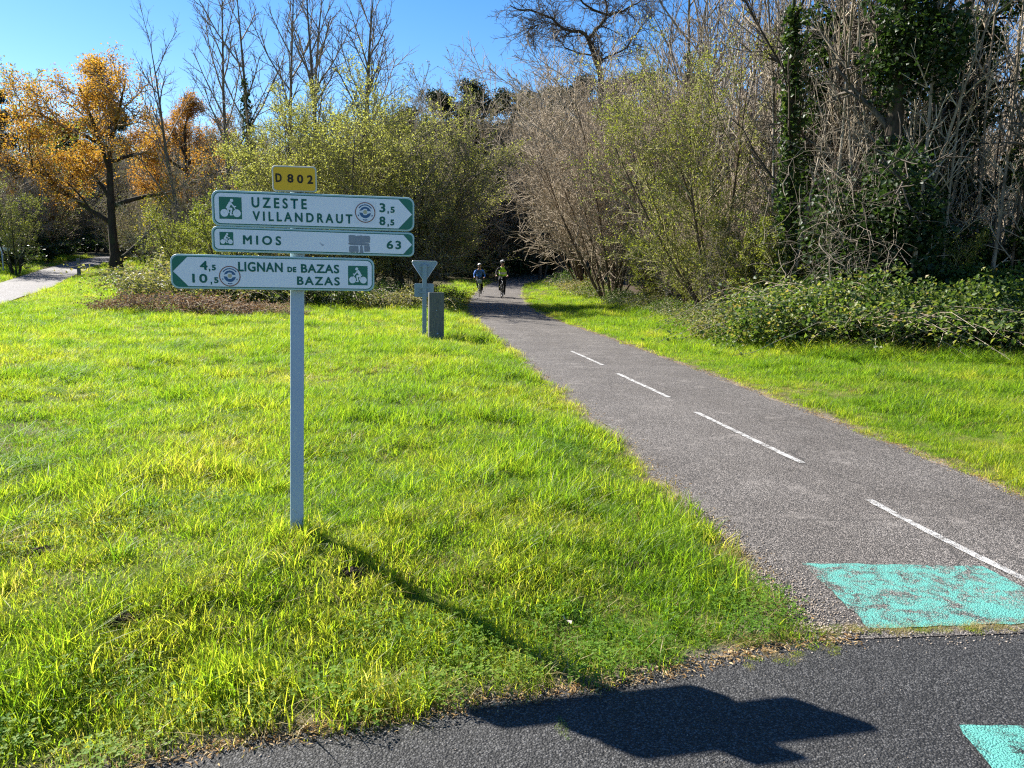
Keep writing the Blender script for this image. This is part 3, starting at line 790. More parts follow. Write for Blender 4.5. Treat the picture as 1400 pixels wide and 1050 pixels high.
def grass_mat(name, stops, trans=.5, gain=1.5, rough=.45, spec=.25):
    t = NT(name)
    isl = t.new('ShaderNodeNewGeometry').outputs['Random Per Island']; tint = t.attr('tint', 'INSTANCER')
    f = t.math('ADD', t.math('MULTIPLY', isl, .45), t.math('MULTIPLY', tint, .55))
    c = t.ramp(f, stops); a = t.bsdf(c, rough, spec)
    b = t.new('ShaderNodeBsdfTranslucent', {'Color': t.mix(1.0, c, (gain, gain, gain * .5), 'MULTIPLY')}).outputs[0]
    return t.done(t.new('ShaderNodeMixShader', {0: trans, 1: a, 2: b}).outputs[0])
G_STOPS = [(0, (0.055, 0.125, 0.012)), (.25, (0.115, 0.205, 0.015)), (.5, (0.195, 0.26, 0.022)), (.75, (0.28, 0.285, 0.04)), (.9, (0.37, 0.32, 0.11)), (1, (0.46, 0.39, 0.20))]
M_GRASS = grass_mat('grass_blade', G_STOPS, .62, 2.0)
M_WEED = grass_mat('clover_leaf', [(0, (0.06, 0.14, 0.014)), (.5, (0.12, 0.22, 0.022)), (1, (0.23, 0.27, 0.04))], .4, 1.8, .6, .15)
M_STRAW = grass_mat('dry_straw', [(0, (0.2, 0.15, 0.06)), (.5, (0.36, 0.28, 0.12)), (1, (0.5, 0.42, 0.22))], .4, 1.2)
tufts = bpy.data.collections.new('tufts')
NAMES = []
def tuft(kind, vq, mat):
    nm = 'tuft_%02d' % len(NAMES); NAMES.append(kind)
    me = mesh_np(nm, vq[0], vq[1] if len(vq[1]) else None, vq[2], [mat]); tufts.objects.link(bpy.data.objects.new(nm, me))
for s in range(5): tuft('lawn', blade_clump(200 + s, 58, .10, .04, .11, .0044, .6), M_GRASS)
for s in range(3): tuft('tall', blade_clump(210 + s, 48, .09, .08, .17, .0050, .5, .4), M_GRASS)
for s in range(3): tuft('short', blade_clump(220 + s, 64, .10, .022, .06, .0040, .7), M_GRASS)
for s in range(3): tuft('weed', weed_clump(230 + s, 34, .10, .0105, .075), M_WEED)
for s in range(2): tuft('straw', blade_clump(240 + s, 26, .10, .05, .13, .0035, .9, .7), M_STRAW)
for s in range(2): tuft('tussock', blade_clump(250 + s, 70, .10, .22, .42, .006, .9, .75, .5), M_GRASS)
KIND = {k: [i for i, n in enumerate(NAMES) if n == k] for k in set(NAMES)}

def scatter(name, P, idx, scale, tint, label, yaw=None):
    me = bpy.data.meshes.new(name); me.vertices.add(len(P)); me.vertices.foreach_set('co', np.asarray(P, np.float32).ravel())
    g = rs(len(P))
    rot = np.zeros((len(P), 3), np.float32); rot[:, 2] = g.uniform(0, 6.28, len(P)) if yaw is None else yaw; rot[:, :2] = g.normal(size=(len(P), 2)) * .07
    for nm, ty, d in (('kind_index', 'INT', np.asarray(idx, np.int32)), ('size', 'FLOAT', np.asarray(scale, np.float32)), ('tint', 'FLOAT', np.asarray(tint, np.float32)), ('turn', 'FLOAT_VECTOR', rot)):
        a = me.attributes.new(nm, ty, 'POINT'); a.data.foreach_set('vector' if ty == 'FLOAT_VECTOR' else 'value', d.ravel())
    o = obj(name, me); tag(o, label, 'grass', kind='stuff')
    ng = bpy.data.node_groups.new(name + '_nodes', 'GeometryNodeTree')
    ng.interface.new_socket('Geometry', in_out='INPUT', socket_type='NodeSocketGeometry'); ng.interface.new_socket('Geometry', in_out='OUTPUT', socket_type='NodeSocketGeometry')
    N = ng.nodes; i_, o_ = N.new('NodeGroupInput'), N.new('NodeGroupOutput')
    ci = N.new('GeometryNodeCollectionInfo'); ci.inputs['Collection'].default_value = tufts; ci.inputs['Separate Children'].default_value = True; ci.inputs['Reset Children'].default_value = True
    ip = N.new('GeometryNodeInstanceOnPoints'); ip.inputs['Pick Instance'].default_value = True
    def na(n, ty):
        a = N.new('GeometryNodeInputNamedAttribute'); a.data_type = ty; a.inputs['Name'].default_value = n; return a.outputs['Attribute']
    L = ng.links; L.new(i_.outputs[0], ip.inputs['Points']); L.new(ci.outputs[0], ip.inputs['Instance'])
    L.new(na('kind_index', 'INT'), ip.inputs['Instance Index']); L.new(na('turn', 'FLOAT_VECTOR'), ip.inputs['Rotation']); L.new(na('size', 'FLOAT'), ip.inputs['Scale'])
    L.new(ip.outputs[0], o_.inputs[0])
    md = o.modifiers.new('grass', 'NODES'); md.node_group = ng
    return o
MOUNDS = [(60, 752, .10), (482, 778, .075), (168, 842, .08), (575, 682, .07), (462, 668, .06), (870, 770, .08)]
def px_ground(px, py):
    d = ray(px, py); z = 0.0
    for k in range(12):
        t = (z - EYE) / d.z; p = Vector((0, 0, EYE)) + d * t; z = ground_z(p.x, p.y)
    return Vector((p.x, p.y, z))
MOUND_P = [(px_ground(a, b + 6), r) for a, b, r in MOUNDS]
POST_XY = (-1.06, 3.72)
def lawn():
    g = rs(5); out = []
    # (y0, y1, half-width slope, clumps per square metre, size)
    for y0, y1, dens, sc in [(1.9, 4.5, 330, 1.0), (4.5, 8, 220, 1.05), (8, 14, 140, 1.15), (14, 24, 62, 1.35), (24, 40, 24, 1.7), (40, 62, 8, 2.1)]:
        xm = .80 * y1 + 2.0; n = int((y1 - y0) * 2 * xm * dens)
        x = g.uniform(-xm, xm, n); y = g.uniform(y0, y1, n)
        m = np.abs(x) < .80 * y + 1.6; out.append(np.column_stack([x[m], y[m], np.full(m.sum(), sc)]))
    A = np.vstack(out); x, y, sc = A.T
    dp, _ = polydist(x, y, PATH_D); dr, sr = polydist(x, y, ROAD_EDGE); dl, _ = polydist(x, y, LANE_D); dw, sw = polydist(x, y, WOOD_EDGE)
    e1 = ((vnoise(x, y, .22, 7) - .5) * .22 + (vnoise(x, y, 1.0, 17) - .5) * .12) * np.where(y < 4.4, .6, 1)
    pl = np.interp(y, PATH_D[:, 1], PATH_D[:, 0]); right = x > pl
    corner = 0.0 - .03 * (y < 4.4)                     # gravel strip where the path meets the road
    ok = (dp > PATH_W + .02 + e1 + corner) & (sr > 0) & (dr > .03 + e1 * .7) & (dl > LANE_W + .05 + e1) & ~((sw < 0) & (y > 8) & (dw > .5 + e1 * 2) & (x > 3))
    ok &= ~((y > 30) & (x > -13) & (x < pl - 3.0 - 1.5 * vnoise(x, y, 3, 8)))   # undergrowth between the paths
    ok &= ~((y > 46) & (x < -18) & (dl > 5)) & ~((y > 26) & (x < -10) & (x < -np.abs(y) * .0 - 0) & (dl > 9) & (x > -13))
    for p, r in MOUND_P: ok &= np.hypot(x - p.x, (y - p.y)) > r * (.75 + .4 * vnoise(x, y, .08, 9))
    bald = (vnoise(x, y, .33, 12) > .86) & (vnoise(x, y, .9, 13) > .5); ok &= ~(bald & (g.random(len(x)) < .75))
    x, y, sc, dp, dr, dl, right, dw = (v[ok] for v in (x, y, sc, dp, dr, dl, right, dw)); n = len(x)
    tallf = vnoise(x, y, .8, 21) * .6 + vnoise(x, y, .28, 22) * .4
    edge = np.minimum(np.minimum(dp - PATH_W, dr), dl - LANE_W)
    u = g.random(n); kind = np.empty(n, object); kind[:] = 'lawn'
    kind[tallf > .62] = 'tall'; kind[tallf < .27] = 'short'
    kind[(edge < .22) & (u < .75)] = 'short'
    wz = sstep(.7, .1, dr) * .34 + sstep(.66, .8, vnoise(x, y, .6, 23)) * .25
    kind[(u < wz) & (~right)] = 'weed'
    kind[(g.random(n) < .08 + .16 * sstep(.55, .8, vnoise(x, y, 1.4, 24)) + .25 * sstep(.12, .0, edge))] = 'straw'
    kind[(g.random(n) < .022 + .05 * sstep(.6, .8, tallf)) & (edge > .4)] = 'tussock'
    tw = right & (y < 30) & (y > 6) & (dw < 1.7) & (g.random(n) < .3); kind[tw] = 'tussock'
    dryw = right & (y > 8) & (y < 34) & (dw < .55) & (g.random(n) < .4); kind[dryw] = 'straw'
    idx = np.array([KIND[k][i % len(KIND[k])] for k, i in zip(kind, g.integers(0, 1000, n))])
    s = sc * g.uniform(.75, 1.3, n) * (0.80 + .40 * tallf); s[kind == 'tussock'] *= .55; s[tw] *= 1.35; s[dryw] *= 2.0
    s *= np.where(right & (edge < 1.0), .7, 1.0)
    tint = .30 + .75 * (vnoise(x, y, 1.1, 31) - .5) + .45 * (vnoise(x, y, .35, 32) - .5) + .30 * sstep(.4, 0, edge) + g.normal(size=n) * .16 - .06 * right + .12 * sstep(9, 4, y) * (~right) * sstep(.2, .9, dr)
    tint = np.clip(tint, 0, 1)
    z = ground_arr(x, y)
    m = x < 1e9
    scatter('grass', np.column_stack([x, y, z])[~right], idx[~right], s[~right], tint[~right], 'sunlit yellow-green meadow grass round the sign post')
    scatter('verge_grass', np.column_stack([x, y, z])[right], idx[right], s[right], tint[right], 'green grass verge between the path and the brambles')
    return n
print('tufts', lawn())
def seam_weeds():
    """tufts rooted in the joint between path and road and round the post foot"""
    g = rs(9); P = []; K = []; S = []
    for i in range(560):
        t = g.random() ** 1.2; x = 1.0 + t * 3.4; y = np.interp(x, ROAD_EDGE[:, 0], ROAD_EDGE[:, 1]) + .02 + g.normal() * .02 + .05 * (1 - t); P.append((x, y, .004)); K.append(g.choice(KIND['short'] + KIND['straw'] + KIND['straw'])); S.append(g.uniform(.16, .45) * (1.1 - .5 * t))
    for i in range(26):
        x = .95 + g.random() * .5; P.append((x, np.interp(x, ROAD_EDGE[:, 0], ROAD_EDGE[:, 1]) - .12 + g.normal() * .03 + (x - .95) * .1, .002)); K.append(g.choice(KIND['short'] + KIND['straw'])); S.append(g.uniform(.15, .35))
    for i in range(7):
        f = g.random(); P.append((.20 + .02 * f + g.normal() * .012, 2.55 - .20 * f, .002)); K.append(g.choice(KIND['short'] + KIND['weed'])); S.append(g.uniform(.08, .2))
    for i in range(10):
        a = g.uniform(0, 6.28); P.append((POST_XY[0] + .09 * math.cos(a), POST_XY[1] - .03 + .08 * math.sin(a), ground_z(*POST_XY))); K.append(g.choice(KIND['tall'])); S.append(g.uniform(.8, 1.1))
    scatter('seam_weeds', P, K, S, g.uniform(.35, .9, len(P)), 'dry weeds rooted in the joint between path and road')
seam_weeds()
def soil_mounds():
    soil = NT('loose_soil'); p = soil.pos(); n = soil.noise(p, 60, 5, .7)
    m = soil.done(soil.bsdf(soil.ramp(n, [(.3, (.03, .021, .016)), (.6, (.085, .06, .045)), (.8, (.17, .13, .10))]), .95, .1, normal=soil.bump(n, .9, .02)))
    labels = ['dark crumbly molehill at the left edge of the meadow', 'dark molehill just right of the foot of the sign post', 'small bare soil heap low in the left meadow', 'grey soil heap in the meadow between post and path', 'tiny molehill behind the foot of the sign post', 'flattened soil heap near the path edge']
    for i, ((c, r), lb) in enumerate(zip(MOUND_P, labels)):
        bm = bmesh.new(); g = rs(300 + i)                            # a low heap of crumbs and clods
        for k in range(170):
            q = abs(g.normal()) * .5; an = g.uniform(0, 6.28); cs = r * g.uniform(.04, .17)
            if q > 1.3: continue
            M_ = Matrix.Translation((q * r * math.cos(an), q * r * .75 * math.sin(an), max(0, .26 * r * (1 - q * q * .8)) * g.uniform(.2, 1.1))) @ Matrix.Rotation(g.uniform(0, 6.28), 4, Vector(g.normal(size=3))) @ Matrix.Diagonal((cs, cs * g.uniform(.6, 1), cs * g.uniform(.5, .9), 1))
            rr = bmesh.ops.create_icosphere(bm, subdivisions=1, radius=1, matrix=M_)
            for v in rr['verts']: v.co += Vector(g.normal(size=3)) * cs * .12
        me = bpy.data.meshes.new('soil_mound'); bm.to_mesh(me); bm.free(); me.materials.append(m)
        tag(obj('soil_mound', me, loc=(c.x, c.y, c.z + .005)), lb, 'molehill', 'molehills in the meadow')
soil_mounds()
def pebbles():
    g = rs(77); m = NT('pebble_stone'); isl = m.new('ShaderNodeNewGeometry').outputs['Random Per Island']
    mat = m.done(m.bsdf(m.ramp(isl, [(0, (.12, .095, .07)), (.5, (.25, .205, .16)), (1, (.40, .34, .28))]), .85, .2))
    P = []
    for i in range(2600):                                           # gravel apron at the corner
        y = 3.25 + 1.9 * g.random() ** 1.5; x = np.interp(y, PATH_D[:, 1], PATH_D[:, 0]) - PATH_W - .02 + abs(g.normal()) * .15 * (1.25 - .5 * (y - 3.2)) ; P.append((x, y, .008, g.uniform(.0025, .008)))
    for i in range(1300):                                           # along the road edge
        x = g.uniform(-3, 2.5); y = np.interp(x, ROAD_EDGE[:, 0], ROAD_EDGE[:, 1]) + g.normal() * .05; P.append((x, y, .0, g.uniform(.002, .007)))
    for i in range(900):                                            # both path edges
        y = g.uniform(4, 16); s = g.choice([-1, 1]); x = np.interp(y, PATH_D[:, 1], PATH_D[:, 0]) + s * (PATH_W + g.normal() * .06); P.append((x, y, -.004, g.uniform(.003, .009)))
    for i in range(160):
        P.append((g.uniform(-1, 3), g.uniform(2.0, 3.0), .001, g.uniform(.0015, .0035)))
    oct_ = np.array([(1, 0, 0), (0, 1, 0), (-1, 0, 0), (0, -1, 0), (0, 0, .7), (0, 0, -.7)]); tr = [(0, 1, 4), (1, 2, 4), (2, 3, 4), (3, 0, 4), (1, 0, 5), (2, 1, 5), (3, 2, 5), (0, 3, 5)]
    V = []; T = []
    for x, y, z, s in P:
        k = len(V); a = g.uniform(0, 6.28); c, n = math.cos(a), math.sin(a)
        for v in oct_ * g.uniform(.65, 1.25, (6, 3)) * s: V.append((x + v[0] * c - v[1] * n, y + v[0] * n + v[1] * c, z + v[2]))
        T += [(k + a_, k + b_, k + c_) for a_, b_, c_ in tr]
    tag(obj('gravel', mesh_np('gravel', V, None, T, [mat])), 'loose gravel along the edges of path and road', 'gravel', kind='stuff')
    # dry litter: curled dead leaves and needles on the path borders
    n = 9000; y = 3.4 + g.random(n) ** 1.5 * 24; sd = g.choice([-1, 1, 1], n); x = np.interp(y, PATH_D[:, 1], PATH_D[:, 0]) + sd * (PATH_W + .0 + g.normal(size=n) * np.where(sd > 0, .05, .09))
    pz = np.array([float(path_z(v)) for v in y]) + .006
    n2 = 2600; x2 = g.uniform(-2.6, 1.6, n2); y2 = np.interp(x2, ROAD_EDGE[:, 0], ROAD_EDGE[:, 1]) - .01 + g.normal(size=n2) * .035
    P = np.vstack([np.column_stack([x, y, pz]), np.column_stack([x2, y2, np.full(n2, .006)])])
    lv, lt = leaves(P, np.concatenate([np.full(n, .026), np.full(n2, .024)]), g, .8, .25, .08)
    mt = leafy('border_litter', [(0, (.16, .09, .035)), (.5, (.36, .22, .085)), (1, (.52, .40, .22))], .3, 1.2, .8, inst=False)
    tag(obj('leaf_litter', mesh_np('leaf_litter', lv, None, lt, [mt])), 'orange-brown dry litter along the path borders', 'litter', kind='stuff')
    c = px_ground(773, 868); lv, lt = leaves(np.array([(0, 0, .07), (.005, .0, .07)]), .035, rs(4), .1, .7, .15)
    tag(obj('dead_leaf', mesh_np('dead_leaf', lv, None, lt, [simple('pale_dead_leaf', (.38, .32, .26), .8)]), loc=c), 'single pale dead leaf caught in the grass above the road', 'leaf')
pebbles()
# ------------------------------------------------------------------ direction sign
YAW = math.radians(12.5)
def plane_pt(px, py, dy=0.0):
    """point of the upright plane of the sign boards seen at a pixel"""
    d = ray(px, py); n = Vector((math.sin(YAW), -math.cos(YAW), 0)); c = Vector((POST_XY[0], POST_XY[1] + dy, 0)); o = Vector((0, 0, EYE))
    return o + d * ((c - o).dot(n) / d.dot(n))
M_WHITE = simple('white_sign_sheeting', (.86, .86, .89), .35, .4, grime=.08, scale=6)
M_GREEN = simple('green_sign_sheeting', (.0, .155, .10), .4, .4, grime=.08)
M_INK = simple('green_lettering', (.0, .125, .088), .45, .3, grime=.05)
M_RIM = simple('pale_board_rim', (.42, .58, .56), .4, .4, grime=.1)
M_YELLOW = simple('yellow_plate_sheeting', (.92, .50, .006), .4, .4, grime=.06)
M_YRIM = simple('pale_plate_rim', (.58, .55, .44), .5, .3)
M_BLACK = simple('black_lettering', (.025, .018, .012), .5, .3)
M_GALV = simple('painted_post_metal', (.40, .48, .58), .45, .4, grime=.10, scale=3)
M_BROWNRED = simple('brown_sticker_ring', (.28, .13, .10), .5)
M_BLUE = simple('blue_sticker_print', (.045, .13, .26), .5)
M_CREAM = simple('cream_sticker_print', (.55, .48, .30), .5)
M_STK = simple('white_sticker_paper', (.82, .83, .86), .5)
M_RESIDUE = simple('grey_sticker_residue', (.29, .31, .34), .8, grime=.25, scale=60)
M_STEEL = simple('bare_clamp_steel', (.45, .47, .5), .35, .5, .7)

def text_mesh(body, w, h, mat, bold=.0, space=1.0):
    """flat lettering fitted to w x h; strokes thickened by stacking shifted copies"""
    cu = bpy.data.curves.new('text', 'FONT'); cu.body = body; cu.size = 1; cu.space_character = space; cu.resolution_u = 4
    o = bpy.data.objects.new('text', cu); COL.objects.link(o)
    me = bpy.data.meshes.new_from_object(o.evaluated_get(bpy.context.evaluated_depsgraph_get()))
    bpy.data.objects.remove(o); bpy.data.curves.remove(cu)
    me.calc_loop_triangles()
    n = len(me.vertices); co = np.empty(n * 3, np.float32); me.vertices.foreach_get('co', co); co = co.reshape(-1, 3)
    nt = len(me.loop_triangles); tr = np.empty(nt * 3, np.int32); me.loop_triangles.foreach_get('vertices', tr); tr = tr.reshape(-1, 3)
    bpy.data.meshes.remove(me)
    lo, hi = co.min(0), co.max(0); P = np.zeros_like(co); t = bold * .05
    P[:, 0] = ((co[:, 0] - lo[0]) / (hi[0] - lo[0]) - .5) * (w - 2 * t); P[:, 2] = ((co[:, 1] - lo[1]) / (hi[1] - lo[1]) - .5) * (h - 2 * t)
    V = []; T = []
    for k in range(9):
        a = 6.2832 * k / 8; s_ = t if k < 8 else 0
        V.append(P + np.array([s_ * math.cos(a), -.00005 * k, s_ * math.sin(a)])); T.append(tr + n * k)
    return mesh_np('lettering', np.vstack(V), None, np.vstack(T), [mat])
def rrect(x0, x1, z0, z1, r, n=6, corners=(1, 1, 1, 1)):
    """rounded rectangle; corners: top-left, top-right, bottom-right, bottom-left"""
    pts = []
    for (cx, cz, a0), on, (sx, sz) in zip([(x0, z1, 180), (x1, z1, 90), (x1, z0, 0), (x0, z0, -90)], corners, [(1, -1), (-1, -1), (-1, 1), (1, 1)]):
        if not on: pts.append((cx, cz)); continue
        for k in range(n + 1):
            a = math.radians(a0 - 90 * k / n); pts.append((cx + sx * r + r * math.cos(a), cz + sz * r + r * math.sin(a)))
    return pts
def flat(bm, pts, y, mi):
    f = bm.faces.new([bm.verts.new((p[0], y, p[1])) for p in pts]); f.material_index = mi; f.normal_update()
    if f.normal.y > 0: f.normal_flip()
def disc(bm, cx, cz, r, y, mi, n=22): flat(bm, [(cx + r * math.cos(6.2832 * k / n), cz + r * math.sin(6.2832 * k / n)) for k in range(n)], y, mi)
def stroke(bm, a, b, w, y, mi):
    a, b = Vector(a), Vector(b); d = (b - a).normalized() * w / 2; n = Vector((-d.y, d.x))
    flat(bm, [tuple(a + n - d * .5), tuple(b + n + d * .5), tuple(b - n + d * .5), tuple(a - n - d * .5)], y, mi)
def bm_obj(name, bm, mats, parent):
    me = bpy.data.meshes.new(name); bm.to_mesh(me); bm.free()
    for m in mats: me.materials.append(m)
    return obj(name, me, parent)
FRONT = -.0305
def bike_badge(parent, u, v, s, flip):
    bm = bmesh.new(); f = -1 if flip else 1; y = FRONT - .0006
    flat(bm, [(u - s / 2, v - s / 2), (u + s / 2, v - s / 2), (u + s / 2, v + s / 2), (u - s / 2, v + s / 2)], y, 0)
    q = lambda a, b: (u + f * (a - .5) * s, v + (b - .5) * s)
    k = 0
    for (a, b, r) in [(.225, .27, .175), (.775, .27, .175), (.56, .845, .075)]:
        k += 1; disc(bm, *q(a, b), r * s, y - .0003 * k, 1)
    for a, b, w in [((.50, .74), (.36, .50), .13), ((.52, .72), (.66, .56), .06), ((.66, .56), (.74, .58), .05), ((.37, .48), (.55, .46), .10), ((.55, .45), (.50, .22), .07), ((.36, .50), (.43, .28), .05), ((.48, .19), (.58, .19), .05), ((.67, .55), (.775, .27), .035)]:
        k += 1; stroke(bm, q(*a), q(*b), w * s, y - .0002 * k, 1)
    bm_obj('bicycle_badge', bm, [M_GREEN, M_WHITE], parent)
def round_sticker(parent, u, v, r, square):
    bm = bmesh.new(); y = FRONT - .0006
    if square:
        flat(bm, rrect(u - r * 1.06, u + r * 1.06, v - r * 1.08, v + r * 1.08, .002, 2), y, 4)
    disc(bm, u, v, r, y - .0004, 0, 32); disc(bm, u, v, r * .90, y - .0007, 1, 32)
    disc(bm, u, v, r * .56, y - .0010, 2, 24)
    # pale wave across the blue disc, with a cream middle
    flat(bm, [(u - r * .6, v + r * .12), (u - r * .25, v + r * .22), (u - r * .1, v + r * .36), (u + r * .15, v + r * .34), (u + r * .2, v + r * .16), (u + r * .6, v + r * .10), (u + r * .58, v - r * .04), (u + r * .26, v - r * .10), (u + r * .10, v - r * .26), (u - r * .16, v - r * .24), (u - r * .25, v - r * .05), (u - r * .58, v)], y - .0013, 1)
    disc(bm, u, v + r * .04, r * .2, y - .0016, 3, 14)
    for a0, a1, n in ((35, 145, 13), (255, 285, 4), (200, 208, 1), (332, 340, 1)):           # tiny printed letters on the ring
        for k in range(n):
            a = math.radians(a0 + (a1 - a0) * (k + .5) / n); c = (u + r * .73 * math.cos(a), v + r * .73 * math.sin(a)); t = Vector((-math.sin(a), math.cos(a))) * r * .045
            stroke(bm, (c[0] - t.x, c[1] - t.y), (c[0] + t.x, c[1] + t.y), r * .10, y - .0012 - .00003 * k, 2)
    bm_obj('round_sticker', bm, [M_BROWNRED, M_STK, M_BLUE, M_CREAM, M_STK], parent)

sign = empty('direction_sign', (POST_XY[0], POST_XY[1], ground_z(*POST_XY)), 0)
tag(sign, 'cycle route direction sign with three white boards and yellow road plate on grey post', 'road sign')
def board(cx, cy, x0, x1, slope, hz, point, label):
    """cx.. in the enlarged photograph (3.5x); returns empty-like body with scale per enlarged pixel"""
    zp = lambda x, y: plane_pt(220 + x / 3.5, 210 + y / 3.5)
    a, b = zp(x0, cy + (x0 - cx) * slope), zp(x1, cy + (x1 - cx) * slope); L = (b - a).length; k = L / (x1 - x0); H = hz * k
    c = (a + b) / 2; ang = math.atan2(b.z - a.z, math.hypot(b.x - a.x, b.y - a.y))
    r = .034 if hz > 140 else .026
    if point > 0: rad = (1, 1, 1, 1)
    B = MB(); B.prism(rrect(-L / 2, L / 2, -H / 2, H / 2, r), 0, -.028, bev=.003)
    body = B.build('board', M_RIM, sign); body['label'] = label
    body.matrix_local = Matrix.Translation(c - sign.location) @ Matrix.Rotation(YAW, 4, 'Z') @ Matrix.Rotation(-ang, 4, 'Y')
    i1, i2 = 8.5 * k, 13 * k
    bm = bmesh.new(); flat(bm, rrect(-L / 2 + i1, L / 2 - i1, -H / 2 + i1, H / 2 - i1, r - i1 * .6), -.0288, 0); bm_obj('green_border', bm, [M_GREEN], body)
    x_l, x_r, zt = -L / 2 + i2, L / 2 - i2, H / 2 - i2; ap = (66 if hz > 140 else 42) * k
    full = rrect(x_l, x_r, -zt, zt, r - i2 * .6)
    if point > 0: pts = [p for p in full if p[0] < 0]; pts = [p for p in pts if p[1] > 0] + [(x_r - ap, zt), (x_r + 1 * k, 0), (x_r - ap, -zt)] + [p for p in pts if p[1] < 0]
    else: pts = [(x_l + ap, zt)] + [p for p in full if p[0] > 0] + [(x_l + ap, -zt), (x_l - 1 * k, 0)]
    bm = bmesh.new(); flat(bm, pts, FRONT, 0); bm_obj('white_face', bm, [M_WHITE], body)
    def put(body_text, xa, xb, yc, h, bold=.034, space=1.15, mat=M_INK):
        xm = (xa + xb) / 2; o = obj('lettering', text_mesh(body_text, (xb - xa) * k, h * k, mat, bold, space), body, ((xm - cx) * k, FRONT - .0012, -(yc - cy - (xm - cx) * slope) * k)); return o
    def loc(x, y): return (x - cx) * k, -(y - cy - (x - cx) * slope) * k
    # clamp and bolt heads on the back
    px = (Vector((POST_XY[0], POST_XY[1], 0)) - c).dot(Vector((math.cos(YAW), math.sin(YAW), 0)))
    for dz in ((-.3, .3) if hz > 140 else (0,)):
        o = MB().box((-.07, .0, -.012), (.07, .012, .012), .002).build('clamp', M_STEEL, body); o.location = (px, 0, dz * H)
    return body, put, loc, k
b1, put, loc, k = board(729, 277, 248, 1210, .0343, 168, 1, 'top board reading UZESTE VILLANDRAUT, pointing right')
put('UZESTE', 430, 687, 239, 50, space=1.5); put('VILLANDRAUT', 433, 905, 307, 46, space=1.5)
put('3', 1037, 1066, 260, 45); put(',', 1076, 1083, 283, 16); put('5', 1091, 1112, 270, 31); put('8', 1036, 1066, 324, 44); put(',', 1076, 1083, 346, 16); put('5', 1090, 1110, 332, 30)
bike_badge(b1, *loc(333, 262), 103 * k, False); round_sticker(b1, *loc(967, 283), 50 * k, True)
b2, put, loc, k = board(729, 422, 248, 1210, .031, 120, 1, 'narrow middle board reading MIOS 63, pointing right')
put('MIOS', 390, 566, 415, 44, space=1.5); put('63', 1072, 1144, 437, 42, space=1.2); bike_badge(b2, *loc(315, 407), 62 * k, False)
bm = bmesh.new(); g = rs(6)
for (x0, x1, y0, y1) in [(886, 925, 390, 425), (921, 960, 392, 430), (955, 992, 392, 428), (886, 990, 424, 440), (890, 925, 440, 474), (921, 934, 442, 478), (940, 956, 440, 478), (962, 990, 440, 472)]:
    u0, v0 = loc(x0, y0); u1, v1 = loc(x1, y1); y = FRONT - .0005 - .0001 * len(bm.faces)
    flat(bm, [(p[0] + g.normal() * .0012, p[1] + g.normal() * .0012) for p in rrect(min(u0, u1), max(u0, u1), min(v0, v1), max(v0, v1), .007, 3)], y, 0)
for q in range(3): u, v = loc(750 + q * 6, 428 + q * 5); disc(bm, u, v, .003 + .001 * q, FRONT - .0004 - .0001 * q, 1, 7)
bm_obj('sticker_residue', bm, [M_RESIDUE, simple('faint_smudge', (.5, .5, .55))], b2)['kind'] = 'stuff'
b3, put, loc, k = board(536, 571, 52, 1020, .019, 166, -1, 'lowest board reading LIGNAN DE BAZAS, BAZAS, pointing left')
put('LIGNAN', 363, 573, 541, 48, space=1.1); put('DE', 595, 638, 553, 27); put('BAZAS', 660, 846, 549, 44, space=1.1); put('BAZAS', 640, 848, 610, 43, space=1.25)
put('4', 187, 222, 534, 44); put(',', 227, 234, 557, 15); put('5', 241, 260, 544, 28); put('10', 150, 219, 596, 44); put(',', 233, 240, 620, 15); put('5', 249, 270, 605, 29)
bike_badge(b3, *loc(938, 583), 97 * k, True); round_sticker(b3, *loc(323, 586), 50 * k, False)
def yellow_plate():
    zp = lambda x, y: plane_pt(220 + x / 3.5, 210 + y / 3.5)
    a, b = zp(534, 120), zp(746, 126); L = (b - a).length; k = L / 212; H = 124 * k; c = (a + b) / 2; ang = math.atan2(b.z - a.z, math.hypot(b.x - a.x, b.y - a.y))
    B = MB(); B.prism(rrect(-L / 2, L / 2, -H / 2, H / 2, .016), 0, -.022, bev=.003); body = B.build('road_number_plate', M_YRIM, sign); body['label'] = 'yellow plate with black D 802 on top of the post'
    body.matrix_local = Matrix.Translation(c - sign.location) @ Matrix.Rotation(YAW, 4, 'Z') @ Matrix.Rotation(-ang, 4, 'Y')
    bm = bmesh.new(); i = 7 * k; flat(bm, rrect(-L / 2 + i, L / 2 - i, -H / 2 + i, H / 2 - i, .012), -.0232, 0); bm_obj('yellow_face', bm, [M_YELLOW], body)
    for t, xa, xb in (('D', 550, 580), ('8', 606, 635), ('0', 652, 682), ('2', 700, 729)):
        xm = (xa + xb) / 2; obj('lettering', text_mesh(t, (xb - xa) * k, 42 * k, M_BLACK, .034), body, ((xm - 640) * k, -.0245, -(122 + (xm - 640) * .03 - 123) * k))
yellow_plate()
